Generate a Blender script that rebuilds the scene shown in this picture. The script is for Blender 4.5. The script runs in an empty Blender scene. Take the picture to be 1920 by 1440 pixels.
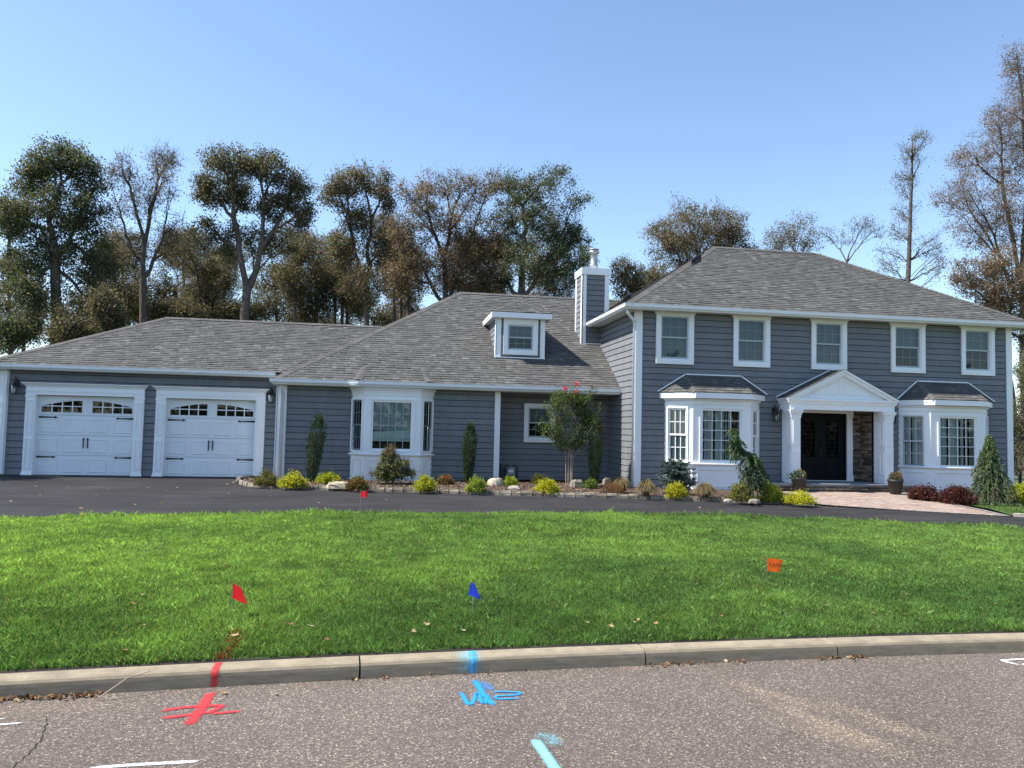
import bpy, math, random
import numpy as np
from mathutils import Vector, Matrix
random.seed(7); rng = np.random.default_rng(11)
scn = bpy.context.scene; COL = scn.collection
R = math.radians
# ------------------------------------------------------------------ camera
CAM = Vector((10.3919, -21.2042, 1.7187)); PIT, ROL, YAW, FPX = .0570, .0226, .1590, 1443.18
fw = Vector((math.sin(YAW)*math.cos(PIT), math.cos(YAW)*math.cos(PIT), math.sin(PIT)))
rt = Vector((math.cos(YAW), -math.sin(YAW), 0)); up = rt.cross(fw)
r2 = rt*math.cos(ROL)+up*math.sin(ROL); u2 = up*math.cos(ROL)-rt*math.sin(ROL)
cd = bpy.data.cameras.new('camera'); cam = bpy.data.objects.new('camera', cd); COL.objects.link(cam)
cam.matrix_world = Matrix(((r2.x, u2.x, -fw.x, CAM.x), (r2.y, u2.y, -fw.y, CAM.y), (r2.z, u2.z, -fw.z, CAM.z), (0, 0, 0, 1)))
cd.sensor_width = 36; cd.lens = FPX/1920*36; cd.clip_end = 2000; cd.clip_start = .05
scn.camera = cam
# ------------------------------------------------------------------ world, sun, exposure
SUN = Vector((-.615, .022, .788)).normalized()            # direction towards the sun
w = bpy.data.worlds.new('World'); scn.world = w; w.use_nodes = True
nt = w.node_tree; bg = nt.nodes['Background']
sky = nt.nodes.new('ShaderNodeTexSky'); sky.sky_type = 'NISHITA'; sky.sun_disc = False
sky.sun_elevation = math.asin(SUN.z); sky.sun_rotation = math.atan2(SUN.x, SUN.y)
sky.air_density = 1.0; sky.dust_density = 0.2; sky.ozone_density = 2.4; sky.altitude = 0
nt.links.new(sky.outputs[0], bg.inputs[0]); bg.inputs[1].default_value = .135
sl = bpy.data.lights.new('sun', 'SUN'); sl.energy = 5.0; sl.angle = R(.53); sl.color = (1, .95, .87)
so = bpy.data.objects.new('sun', sl); COL.objects.link(so); so.location = (-20, 0, 30)
so.rotation_euler = (-SUN).to_track_quat('-Z', 'Y').to_euler()
vs = scn.view_settings; vs.view_transform = 'Standard'; vs.look = 'None'; vs.gamma = 1; vs.use_curve_mapping = False
vs.exposure = .9
scn.cycles.max_bounces = 8; scn.cycles.transparent_max_bounces = 12; scn.cycles.sample_clamp_indirect = 6
try:
    scn.cycles.use_denoising = True
except Exception: pass

# ------------------------------------------------------------------ materials
def nodes(name):
    m = bpy.data.materials.new(name); m.use_nodes = True
    t = m.node_tree; return m, t, t.nodes['Principled BSDF'], t.nodes, t.links
def setspec(b, v):
    if 'Specular IOR Level' in b.inputs: b.inputs['Specular IOR Level'].default_value = v
def c4(c): return (c[0], c[1], c[2], 1)
def pos_node(N, L, scale):
    g = N.new('ShaderNodeNewGeometry'); m = N.new('ShaderNodeVectorMath'); m.operation = 'MULTIPLY'
    m.inputs[1].default_value = scale if hasattr(scale, '__len__') else (scale,)*3
    L.new(g.outputs['Position'], m.inputs[0]); return m.outputs[0]
def noise(N, L, vec, scale, detail=4, rough=.55):
    n = N.new('ShaderNodeTexNoise'); n.inputs['Scale'].default_value = scale; n.inputs['Detail'].default_value = detail
    n.inputs['Roughness'].default_value = rough
    if vec is not None: L.new(vec, n.inputs['Vector'])
    return n.outputs['Fac']
def ramp(N, L, fac, stops):
    r = N.new('ShaderNodeValToRGB'); e = r.color_ramp.elements
    while len(e) < len(stops): e.new(.5)
    for i, (p, c) in enumerate(stops): e[i].position = p; e[i].color = c4(c) if len(c) == 3 else c
    if fac is not None: L.new(fac, r.inputs[0])
    return r.outputs[0]
def mixc(N, L, a, b, fac, mode='MIX'):
    m = N.new('ShaderNodeMix'); m.data_type = 'RGBA'; m.blend_type = mode
    if isinstance(fac, (int, float)): m.inputs[0].default_value = fac
    else: L.new(fac, m.inputs[0])
    for k, s in ((6, a), (7, b)):
        if isinstance(s, tuple): m.inputs[k].default_value = c4(s)
        else: L.new(s, m.inputs[k])
    return m.outputs[2]
def bump(N, L, b, h, strength, dist):
    n = N.new('ShaderNodeBump'); n.inputs['Strength'].default_value = strength; n.inputs['Distance'].default_value = dist
    L.new(h, n.inputs['Height']); L.new(n.outputs[0], b.inputs['Normal'])
def mat(name, col, rough=.6, var=.08, scale=3, vscale=(1, 1, 1), bscale=0, bstr=.3, bdist=.004, spec=.4, fine=0, metal=0):
    m, t, b, N, L = nodes(name); b.inputs['Roughness'].default_value = rough; setspec(b, spec); b.inputs['Metallic'].default_value = metal
    p = pos_node(N, L, vscale)
    n = noise(N, L, p, scale, 5)
    lo = tuple(c*(1-var) for c in col); hi = tuple(min(1, c*(1+var)) for c in col)
    c = ramp(N, L, n, [(.3, lo), (.7, hi)])
    if fine:
        n2 = noise(N, L, p, scale*25, 3)
        g = ramp(N, L, n2, [(.3, (1-fine,)*3), (.7, (1+fine*.4,)*3)]); c = mixc(N, L, c, g, 1.0, 'MULTIPLY')
    L.new(c, b.inputs['Base Color'])
    if bscale: bump(N, L, b, noise(N, L, p, bscale, 3), bstr, bdist)
    return m
WHITE = mat('white_trim_paint', (.85, .855, .86), .45, .03, 2, fine=.03)
GUTTERW = mat('white_aluminium', (.78, .79, .80), .3, .03, 1.5, spec=.5)
DOORW = mat('garage_door_white', (.76, .78, .80), .45, .03, 2, bscale=90, bstr=.15, bdist=.002)
SOFFIT = mat('soffit_panel', (.60, .60, .60), .6, .05, 2)
def siding_mat(name, col):
    m, t, b, N, L = nodes(name); b.inputs['Roughness'].default_value = .65; setspec(b, .35)
    p = pos_node(N, L, (9, 9, .8)); n = noise(N, L, p, 4, 5, .6)
    oi = N.new('ShaderNodeObjectInfo')
    c = ramp(N, L, n, [(.25, tuple(x*.86 for x in col)), (.75, tuple(x*1.12 for x in col))])
    v = ramp(N, L, oi.outputs['Random'], [(0, (.93, .93, .94)), (1, (1.06, 1.06, 1.05))])
    c = mixc(N, L, c, v, 1.0, 'MULTIPLY'); L.new(c, b.inputs['Base Color'])
    # single shakes: each differs slightly, split by fine vertical joints
    g = N.new('ShaderNodeNewGeometry'); sp = N.new('ShaderNodeSeparateXYZ'); L.new(g.outputs['Position'], sp.inputs[0])
    def mth(op, a, b_=None):
        q = N.new('ShaderNodeMath'); q.operation = op
        for i, v_ in enumerate((a, b_)):
            if v_ is None: continue
            if isinstance(v_, (int, float)): q.inputs[i].default_value = v_
            else: L.new(v_, q.inputs[i])
        return q.outputs[0]
    crs = mth('FLOOR', mth('MULTIPLY', mth('ADD', sp.outputs[2], .012), 1/.1787)); hx = mth('MULTIPLY', mth('ADD', sp.outputs[0], sp.outputs[1]), 5.2)
    hx = mth('ADD', hx, mth('MULTIPLY', crs, .618)); cell = mth('FLOOR', hx); cb = N.new('ShaderNodeCombineXYZ'); L.new(cell, cb.inputs[0]); L.new(crs, cb.inputs[1])
    wn = N.new('ShaderNodeTexWhiteNoise'); wn.noise_dimensions = '2D'; L.new(cb.outputs[0], wn.inputs['Vector'])
    c = mixc(N, L, c, ramp(N, L, wn.outputs['Value'], [(0, (.955,)*3), (1, (1.045,)*3)]), 1.0, 'MULTIPLY')
    fr_ = mth('FRACT', hx); jn = mth('LESS_THAN', fr_, .03); c = mixc(N, L, c, (.08, .083, .09), mth('MULTIPLY', jn, .22))
    d_ = noise(N, L, pos_node(N, L, (1.5, 1.5, .25)), 2.0, 4); c = mixc(N, L, c, ramp(N, L, d_, [(.3, (.92, .92, .91)), (.7, (1.05, 1.05, 1.06))]), 1.0, 'MULTIPLY')
    L.new(c, b.inputs['Base Color'])
    # shallow vertical grain and staggered shake joints
    p2 = pos_node(N, L, (40, 40, 1.2)); n2 = noise(N, L, p2, 3, 3)
    bump(N, L, b, n2, .35, .004); return m
SIDING = siding_mat('grey_shake_siding', (.176, .183, .197))
BACKING = mat('wall_backing', (.022, .022, .024), .9, .05)  # colour darkened so gaps between siding courses read as shadow lines
def shingle_mat(name, stops, warm=1):
    m, t, b, N, L = nodes(name); b.inputs['Roughness'].default_value = .92; setspec(b, .15)
    g = N.new('ShaderNodeNewGeometry')
    c = ramp(N, L, g.outputs['Random Per Island'], stops)
    n = noise(N, L, pos_node(N, L, 1), 70, 3, .7); c = mixc(N, L, c, ramp(N, L, n, [(.3, (.72,)*3), (.7, (1.22,)*3)]), 1.0, 'MULTIPLY')
    n = noise(N, L, pos_node(N, L, 1), .8, 3, .5); c = mixc(N, L, c, ramp(N, L, n, [(.3, (.94, .94, .95)), (.7, (1.05, 1.05, 1.03))]), 1.0, 'MULTIPLY')
    L.new(c, b.inputs['Base Color']); bump(N, L, b, noise(N, L, pos_node(N, L, 1), 160, 2), .4, .003); return m
SHINGLE = shingle_mat('asphalt_shingle', [(0, (.084, .082, .079)), (.4, (.100, .098, .094)), (.8, (.116, .113, .109)), (.96, (.136, .133, .128)), (1, (.162, .158, .152))])
ROOFCAP = shingle_mat('ridge_cap_shingle', [(0, (.095, .091, .086)), (1, (.135, .13, .123))])
DECK = mat('roof_underlay', (.07, .066, .063), .95, .1)
def glass_mat(name, tint, ior=1.5):
    m = bpy.data.materials.new(name); m.use_nodes = True; t = m.node_tree; N = t.nodes; L = t.links
    N.remove(N['Principled BSDF']); out = N['Material Output']
    tr = N.new('ShaderNodeBsdfTransparent'); tr.inputs[0].default_value = c4(tint)
    gl = N.new('ShaderNodeBsdfGlossy'); gl.inputs['Roughness'].default_value = .02; gl.inputs[0].default_value = (.9, .95, .97, 1)
    fr = N.new('ShaderNodeFresnel'); fr.inputs[0].default_value = ior
    mx = N.new('ShaderNodeMixShader'); L.new(fr.outputs[0], mx.inputs[0]); L.new(tr.outputs[0], mx.inputs[1]); L.new(gl.outputs[0], mx.inputs[2])
    L.new(mx.outputs[0], out.inputs[0]); return m
GLASS = glass_mat('window_glass', (.74, .80, .80))
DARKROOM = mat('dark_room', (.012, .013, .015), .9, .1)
SHADE = mat('window_shade', (.20, .25, .27), .9, .04, 2, vscale=(1, 1, 40))
CURTAIN = mat('sheer_curtain', (.80, .82, .81), .95, .06, 4)
BLACKIRON = mat('black_iron', (.012, .012, .013), .45, .1)
BRONZE = mat('dark_bronze', (.018, .014, .013), .4, .15)
GALV = mat('galvanised_flue', (.38, .39, .40), .42, .15, 6, metal=.7)
DOORBLK = mat('black_door', (.004, .004, .0045), .5, .1, spec=.15)
BLUESTONE = mat('bluestone', (.17, .19, .21), .7, .15, 5)
def island_mat(name, stops, rough=.85, bs=30, bstr=.6, bd=.01, useobj=False, nsc=9):
    m, t, b, N, L = nodes(name); b.inputs['Roughness'].default_value = rough; setspec(b, .25)
    if useobj:
        g = N.new('ShaderNodeObjectInfo'); f = g.outputs['Random']
    else:
        g = N.new('ShaderNodeNewGeometry'); f = g.outputs['Random Per Island']
    c = ramp(N, L, f, stops); n = noise(N, L, pos_node(N, L, 1), nsc, 5, .65)
    c = mixc(N, L, c, ramp(N, L, n, [(.3, (.65,)*3), (.7, (1.3,)*3)]), 1.0, 'MULTIPLY'); L.new(c, b.inputs['Base Color'])
    bump(N, L, b, noise(N, L, pos_node(N, L, 1), bs, 4), bstr, bd); return m
LEDGE = island_mat('ledge_stone', [(0, (.06, .05, .043)), (.3, (.13, .105, .085)), (.6, (.22, .17, .12)), (.85, (.30, .24, .17)), (1, (.15, .14, .14))], useobj=True)
COBBLE = island_mat('granite_edging', [(0, (.15, .12, .09)), (.5, (.225, .19, .145)), (1, (.29, .255, .205))], useobj=True)
ROCK = island_mat('field_rock', [(0, (.36, .28, .19)), (1, (.42, .36, .28))], useobj=True, nsc=5)
ROCKW = island_mat('pale_rock', [(0, (.33, .29, .24)), (1, (.39, .35, .29))], useobj=True, nsc=5)
ROCKD = island_mat('dark_rock', [(0, (.20, .17, .13)), (1, (.26, .22, .17))], useobj=True, nsc=4)
MULCHCHIP = island_mat('mulch_chip', [(0, (.045, .028, .020)), (.5, (.12, .075, .05)), (.85, (.25, .17, .11)), (1, (.42, .30, .20))], bs=60)
PAVER = island_mat('concrete_paver', [(0, (.26, .185, .15)), (.35, (.32, .235, .19)), (.7, (.36, .275, .225)), (1, (.29, .245, .22))], bs=60, bstr=.3)
PAVERB = mat('charcoal_border_paver', (.22, .20, .19), .85, .15, 6)
POT = mat('planter_pot', (.030, .026, .026), .5, .15, 6)
BARK = mat('tree_bark', (.10, .080, .066), .95, .35, 6, bscale=25, bstr=.8, bdist=.02)
BARKL = mat('pale_bark', (.20, .155, .115), .9, .3, 6)
BARKT = mat('thin_tan_stem', (.36, .28, .21), .9, .25, 8)
def leaf_mat(name, trans=.35, rough=.6):
    m, t, b, N, L = nodes(name); b.inputs['Roughness'].default_value = rough; setspec(b, .3)
    a = N.new('ShaderNodeAttribute'); a.attribute_name = 'Col'; L.new(a.outputs['Color'], b.inputs['Base Color'])
    tr = N.new('ShaderNodeBsdfTranslucent'); mul = mixc(N, L, a.outputs['Color'], (1.5, 1.5, .9), 1.0, 'MULTIPLY'); L.new(mul, tr.inputs[0])
    mx = N.new('ShaderNodeMixShader'); mx.inputs[0].default_value = trans
    L.new(b.outputs[0], mx.inputs[1]); L.new(tr.outputs[0], mx.inputs[2]); L.new(mx.outputs[0], N['Material Output'].inputs[0]); return m
LEAF = leaf_mat('foliage', .42); GRASS = leaf_mat('grass_blades', .42, .5); NEEDLE = leaf_mat('needles', .15, .6)
DRYLEAF = leaf_mat('dry_leaf', .2, .7)

def asphalt_mat(name, stops, agg, stain=False, sc=1):
    m, t, b, N, L = nodes(name); b.inputs['Roughness'].default_value = .9; setspec(b, .15)
    p = pos_node(N, L, 1)
    c = ramp(N, L, noise(N, L, p, .55*sc, 5, .6), stops)
    if stain:
        # pale sandy washes running off the kerb, each a soft band in road coordinates
        sp = N.new('ShaderNodeSeparateXYZ'); L.new(p, sp.inputs[0])
        def band(cx, cy, ang, ln, wd, amt):
            mp = N.new('ShaderNodeMapping'); mp.vector_type = 'TEXTURE'; mp.inputs['Location'].default_value = (cx, cy, 0)
            mp.inputs['Rotation'].default_value = (0, 0, ang); mp.inputs['Scale'].default_value = (ln, wd, 1); L.new(p, mp.inputs[0])
            w_ = N.new('ShaderNodeVectorMath'); w_.operation = 'ADD'
            nn = N.new('ShaderNodeTexNoise'); nn.inputs['Scale'].default_value = 1.6; nn.inputs['Detail'].default_value = 4; L.new(p, nn.inputs['Vector'])
            ns = N.new('ShaderNodeVectorMath'); ns.operation = 'SUBTRACT'; ns.inputs[1].default_value = (.5, .5, .5); L.new(nn.outputs['Color'], ns.inputs[0])
            sc_ = N.new('ShaderNodeVectorMath'); sc_.operation = 'SCALE'; sc_.inputs['Scale'].default_value = 1.1; L.new(ns.outputs[0], sc_.inputs[0])
            L.new(mp.outputs[0], w_.inputs[0]); L.new(sc_.outputs[0], w_.inputs[1])
            l = N.new('ShaderNodeVectorMath'); l.operation = 'LENGTH'; sep = N.new('ShaderNodeSeparateXYZ'); L.new(w_.outputs[0], sep.inputs[0])
            cb = N.new('ShaderNodeCombineXYZ'); L.new(sep.outputs[0], cb.inputs[0]); L.new(sep.outputs[1], cb.inputs[1]); L.new(cb.outputs[0], l.inputs[0])
            return ramp(N, L, l.outputs['Value'], [(.25, (amt,)*3), (1, (0, 0, 0))])
        for bd in STAINS:
            f = band(*bd); c = mixc(N, L, c, (.27, .205, .145), f)
    v = N.new('ShaderNodeTexVoronoi'); v.inputs['Scale'].default_value = 130; L.new(p, v.inputs['Vector'])
    vc = N.new('ShaderNodeSeparateColor'); L.new(v.outputs['Color'], vc.inputs[0])
    c = mixc(N, L, c, ramp(N, L, vc.outputs[0], agg), 1.0, 'MULTIPLY')
    n2 = noise(N, L, p, 45, 3, .7); c = mixc(N, L, c, ramp(N, L, n2, [(.3, (.8,)*3), (.7, (1.2,)*3)]), 1.0, 'MULTIPLY')
    if not stain:   # squeegee streaks and scuffs of the sealer
        st = noise(N, L, pos_node(N, L, (.35, 3.2, 1)), 1.3, 5, .6); c = mixc(N, L, c, ramp(N, L, st, [(.35, (.80,)*3), (.55, (1.0,)*3), (.72, (1.55, 1.53, 1.5))]), 1.0, 'MULTIPLY')
    L.new(c, b.inputs['Base Color']); bump(N, L, b, v.outputs['Distance'], .5, .006); return m
STAINS = [(12.95, -16.35, -1.0, .55, .10, .40), (12.98, -16.75, -1.15, .6, .12, .42), (13.05, -17.1, -.9, .5, .16, .36), (13.35, -16.75, -.95, .45, .09, .30), (13.45, -17.05, -.8, .4, .12, .30), (8.3, -16.2, .1, .8, .12, .2)]
ROADM = asphalt_mat('worn_asphalt', [(.3, (.118, .097, .082)), (.5, (.139, .115, .098)), (.7, (.162, .135, .115))], [(0, (.55,)*3), (.5, (.86,)*3), (.8, (1.08,)*3), (.9, (1.5, 1.49, 1.46)), (.97, (2.4, 2.36, 2.28)), (1, (3.2, 3.15, 3.05))], True)
DRIVEM = asphalt_mat('sealed_asphalt', [(.3, (.025, .0238, .025)), (.55, (.035, .0333, .035)), (.75, (.050, .0475, .049))], [(0, (.85,)*3), (.7, (1.05,)*3), (1, (1.35,)*3)], sc=.8)
KERBM = mat('kerb_concrete', (.295, .243, .168), .9, .22, 4, vscale=(1.6, 1.6, 9), bscale=70, bstr=.5, bdist=.004, fine=.35)
SOIL = mat('soil', (.055, .040, .028), .95, .4, 8, bscale=40, bstr=.8, bdist=.02)
MULCH = mat('mulch', (.085, .055, .038), .95, .5, 12, bscale=45, bstr=.9, bdist=.02, fine=.4)
THATCH = mat('lawn_thatch', (.06, .11, .02), .95, .35, 5, bscale=60, bstr=.7, bdist=.02, fine=.4)
FIELD = mat('yard_ground', (.060, .080, .030), .95, .35, .4, fine=.4)

# ------------------------------------------------------------------ mesh helpers
def root_off(p):
    v = Vector((0, 0, 0))
    while p is not None: v += p.location; p = p.parent
    return v
class MB:
    def __init__(s): s.v = []; s.f = []; s.m = None
    def add(s, vs, fs):
        o = len(s.v)
        for p in vs:
            p = Vector(p); s.v.append(tuple(s.m @ p) if s.m is not None else tuple(p))
        s.f += [tuple(i+o for i in f) for f in fs]; return s
    def box(s, x0, x1, y0, y1, z0, z1):
        return s.add([(x0, y0, z0), (x1, y0, z0), (x1, y1, z0), (x0, y1, z0), (x0, y0, z1), (x1, y0, z1), (x1, y1, z1), (x0, y1, z1)],
                     [(0, 3, 2, 1), (4, 5, 6, 7), (0, 1, 5, 4), (1, 2, 6, 5), (2, 3, 7, 6), (3, 0, 4, 7)])
    def poly(s, pts): return s.add(pts, [tuple(range(len(pts)))])
    def prism(s, pts, d):
        n = len(pts); d = Vector(d); P = [Vector(p) for p in pts]
        return s.add(P+[p+d for p in P], [tuple(range(n-1, -1, -1)), tuple(range(n, 2*n))]+[(i, (i+1) % n, (i+1) % n+n, i+n) for i in range(n)])
    def slab(s, pts, th):                       # polygon with thickness along its own normal (downwards)
        P = [Vector(p) for p in pts]; n = (P[1]-P[0]).cross(P[2]-P[0]).normalized()
        return s.prism(P, -n*th)
    def sweep(s, prof, path, cap=True):         # prof (out, z), out to the right of the path direction
        n = len(path); k = len(prof); P = [Vector((p[0], p[1], p[2] if len(p) > 2 else 0)) for p in path]; vs = []
        for i in range(n):
            a = (P[i]-P[i-1]) if i > 0 else (P[1]-P[0]); b = (P[i+1]-P[i]) if i < n-1 else a
            a = Vector((a.x, a.y, 0)).normalized(); b = Vector((b.x, b.y, 0)).normalized()
            na = Vector((a.y, -a.x, 0)); nb = Vector((b.y, -b.x, 0)); mm = na+nb; mm = mm/max(.2, mm.dot(na)) if mm.length > 1e-6 else na
            for o, z in prof: vs.append(P[i]+mm*o+Vector((0, 0, z)))
        fs = [(i*k+j, i*k+(j+1) % k, (i+1)*k+(j+1) % k, (i+1)*k+j) for i in range(n-1) for j in range(k)]
        if cap: fs += [tuple(range(k)), tuple(range((n-1)*k+k-1, (n-1)*k-1, -1))]
        return s.add(vs, fs)
    def tube(s, pts, rad, n=8, cap=True):
        P = [Vector(p) for p in pts]; k = len(P); vs = []
        for i in range(k):
            d = (P[min(i+1, k-1)]-P[max(i-1, 0)]).normalized()
            x = d.orthogonal().normalized() if abs(d.z) > .95 else Vector((d.y, -d.x, 0)).normalized(); y = d.cross(x)
            r = rad[i] if hasattr(rad, '__len__') else rad
            for j in range(n):
                a = 2*math.pi*j/n; vs.append(P[i]+(x*math.cos(a)+y*math.sin(a))*r)
        fs = [(i*n+j, i*n+(j+1) % n, (i+1)*n+(j+1) % n, (i+1)*n+j) for i in range(k-1) for j in range(n)]
        if cap: fs += [tuple(range(n-1, -1, -1)), tuple(range((k-1)*n, k*n))]
        return s.add(vs, fs)
    def lathe(s, prof, c, n=16):
        vs = []; k = len(prof)
        for r, z in prof:
            for j in range(n): a = 2*math.pi*j/n; vs.append((c[0]+r*math.cos(a), c[1]+r*math.sin(a), c[2]+z))
        fs = [(i*n+j, i*n+(j+1) % n, (i+1)*n+(j+1) % n, (i+1)*n+j) for i in range(k-1) for j in range(n)]
        fs += [tuple(range(n-1, -1, -1)), tuple(range((k-1)*n, k*n))]
        return s.add(vs, fs)
    def build(s, name, m, parent=None, smooth=False, local=False, **props):
        me = bpy.data.meshes.new(name)
        off = Vector((0, 0, 0)) if (local or parent is None) else root_off(parent)
        me.from_pydata([(p[0]-off.x, p[1]-off.y, p[2]-off.z) for p in s.v], [], s.f); me.materials.append(m)
        if smooth: me.polygons.foreach_set('use_smooth', [True]*len(me.polygons))
        o = bpy.data.objects.new(name, me); COL.objects.link(o)
        if parent is not None: o.parent = parent
        for k, v in props.items(): o[k] = v
        return o
def thing(name, loc, label, cat, group=None):
    o = bpy.data.objects.new(name, None); COL.objects.link(o); o.location = loc; o.empty_display_size = .2
    tag(o, label, cat, group); return o
def tag(o, label, cat, group=None):
    o['label'] = label; o['category'] = cat
    if group: o['group'] = group
    return o
def inst(name, me, parent, loc, rotz=0, scale=(1, 1, 1)):
    o = bpy.data.objects.new(name, me); COL.objects.link(o)
    if parent is not None: o.parent = parent; loc = Vector(loc)-root_off(parent)
    o.location = loc; o.rotation_euler = (0, 0, rotz); o.scale = scale; return o
def frame(ox, oy, ang, oz=0): return Matrix.Translation((ox, oy, oz)) @ Matrix.Rotation(ang, 4, 'Z')
def rects_minus(x0, x1, z0, z1, ops):
    """rectangle minus rectangles -> list of rectangles"""
    xs = sorted({x0, x1, *[min(max(o[k], x0), x1) for o in ops for k in (0, 1)]}); out = []
    for a, b in zip(xs, xs[1:]):
        if b-a < 1e-4: continue
        zr = [(z0, z1)]
        for o in ops:
            if o[0] < (a+b)/2 < o[1]:
                nz = []
                for p, q in zr:
                    if o[3] <= p or o[2] >= q: nz.append((p, q)); continue
                    if o[2] > p: nz.append((p, o[2]))
                    if o[3] < q: nz.append((o[3], q))
                zr = nz
        for p, q in zr:
            if q-p < 1e-4: continue
            if out and abs(out[-1][1]-a) < 1e-6 and out[-1][2] == p and out[-1][3] == q: out[-1] = (out[-1][0], b, p, q)
            else: out.append((a, b, p, q))
    return out
def np_mesh(name, V, F, m, parent=None, col=None, smooth=False, local=True):
    """V (n,3) float, F (k,3|4) int arrays"""
    me = bpy.data.meshes.new(name); V = np.asarray(V, np.float32); F = np.asarray(F, np.int32)
    if parent is not None and not local: V = V-np.array(root_off(parent), np.float32)
    me.vertices.add(len(V)); me.vertices.foreach_set('co', V.ravel())
    k = F.shape[1]; me.loops.add(F.size); me.loops.foreach_set('vertex_index', F.ravel())
    me.polygons.add(len(F)); me.polygons.foreach_set('loop_start', np.arange(0, F.size, k, dtype=np.int32))
    if smooth: me.polygons.foreach_set('use_smooth', np.ones(len(F), bool))
    if col is not None:
        a = me.color_attributes.new('Col', 'FLOAT_COLOR', 'POINT'); c = np.ones((len(V), 4), np.float32); c[:, :3] = col; a.data.foreach_set('color', c.ravel())
    me.update(calc_edges=True); me.materials.append(m)
    o = bpy.data.objects.new(name, me); COL.objects.link(o)
    if parent is not None: o.parent = parent
    return o

# ------------------------------------------------------------------ placing by surveyed directions
def ray(u, v):
    U, V = (u-960)/FPX, (v-720)/FPX; a = U*math.cos(ROL)+V*math.sin(ROL); c = -U*math.sin(ROL)+V*math.cos(ROL); return fw+rt*a-up*c
def atY(u, v, Y): d = ray(u, v); return CAM+d*((Y-CAM.y)/d.y)
def atZ(u, v, Z): d = ray(u, v); return CAM+d*((Z-CAM.z)/d.z)

# ------------------------------------------------------------------ terrain
def interp(poly, x):
    return float(np.interp(x, [p[0] for p in poly], [p[1] for p in poly]))
def kerb_y(x):
    d = x-15.6
    if x > 15.6: return -15.6
    if x < 2: return -15.6-.007*13.6**2+.19*(x-2)
    return -15.6-.007*d*d
LAWN_FAR = [(-9, -15.9), (-7.5, -13), (-4, -10), (0, -8.25), (4.1, -7.15), (6.45, -6.6), (10.2, -6.15), (13.3, -6.0), (16.5, -6.4), (18.5, -6.95), (22.3, -8.25), (26, -10.2), (29, -13), (30.6, -15.6)]
def lawn_z(x, y):
    yk = kerb_y(x)+.14; yf = interp(LAWN_FAR, x); t = min(1, max(0, (y-yk)/max(.1, yf-yk)))
    return .100*(1-t)+.010*t+.07*math.sin(math.pi*t)
def drive_z(x, y):
    s = min(1, max(0, (y-.2)/2.1))*min(1, max(0, (7.4-x)/1.0)); return .085*s
def grid_sheet(name, m, xs, y0, y1, ny, zf, **props):
    V = []; F = []; n = ny+1
    for x in xs:
        a, b = y0(x), y1(x)
        for j in range(n): y = a+(b-a)*j/ny; V.append((x, y, zf(x, y)))
    for i in range(len(xs)-1):
        for j in range(ny): F.append((i*n+j, (i+1)*n+j, (i+1)*n+j+1, i*n+j+1))
    o = np_mesh(name, V, F, m, smooth=True)
    for k, v in props.items(): o[k] = v
    return o
b = MB().box(-400, 420, -400, 420, -.6, -.035); g_ = b.build('ground', FIELD, kind='structure')
xs = list(np.arange(-60, 80.1, 1.0))
grid_sheet('road', ROADM, xs, lambda x: kerb_y(x)-9.5, lambda x: kerb_y(x)+.05, 10, lambda x, y: 0.0, kind='structure')
BED = [(6.80, 2.36), (6.40, 1.95), (6.30, 1.45), (6.45, .85), (6.83, .32), (7.30, -.12), (7.80, -.38), (8.9, -.60), (10.09, -.80), (11.99, -1.24), (14.12, -1.80), (16.49, -2.33), (18.99, -3.11), (20.75, -3.77)]
PAVR = [(24.15, -5.98), (24.54, -4.79), (24.71, -2.95), (24.75, -2.2), (25.3, -1.1)]
DRV_FAR = [(-14, 2.55), (6.9, 2.55), (6.95, .75), (7.8, -.2), (10.1, -.6), (12, -1.05), (14.1, -1.6), (16.5, -2.15), (19, -2.9), (20.7, -3.6), (22.4, -4.75), (24.1, -5.85), (26, -7.0), (29, -8.9), (33, -12), (36, -15.4)]
xs = sorted(set(list(np.arange(-14, 31.01, .5))+[6.9, 6.95]))
grid_sheet('driveway', DRIVEM, xs, lambda x: interp(LAWN_FAR, x)-.25, lambda x: interp(DRV_FAR, x), 24, drive_z, kind='structure')
xs = list(np.arange(-9, 30.6, .3))
grid_sheet('lawn', THATCH, xs, lambda x: kerb_y(x)+.12, lambda x: max(interp(LAWN_FAR, x), kerb_y(x)+.2), 40, lawn_z, kind='structure')
# right hand lawn patch and yard strips round the house
def patch(name, m, pts, **p):
    b = MB().poly(pts); return b.build(name, m, **p)
patch('side_lawn', THATCH, [(24.3, -5.85, .012), (26, -7.0, .012), (29, -8.9, .012), (34, -12.6, .012), (48, -12.6, .012), (48, -2.9, .05), (25.0, -2.9, .055), (24.75, -4.6, .04)], kind='structure')
patch('back_yard', FIELD, [(-60, 2.6, -.01), (-1, 2.6, -.01), (-1, 10, -.01), (30, 10, -.01), (30, -2, -.01), (70, -2, -.01), (70, 80, -.01), (-60, 80, -.01)], kind='structure')
xs = list(np.arange(-9, 30.6, .15))
grid_sheet('soil_edge', mat('soil_shadow_line', (.020, .015, .011), .95, .4, 8, bscale=40, bstr=.8, bdist=.02), xs, lambda x: kerb_y(x)+.151, lambda x: kerb_y(x)+.235+.02*math.sin(x*7)+.012*math.sin(x*19), 1, lambda x, y: lawn_z(x, y)+.004, kind='structure')  # soil strip, its colour darkened to paint the shadow line behind the kerb
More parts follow.
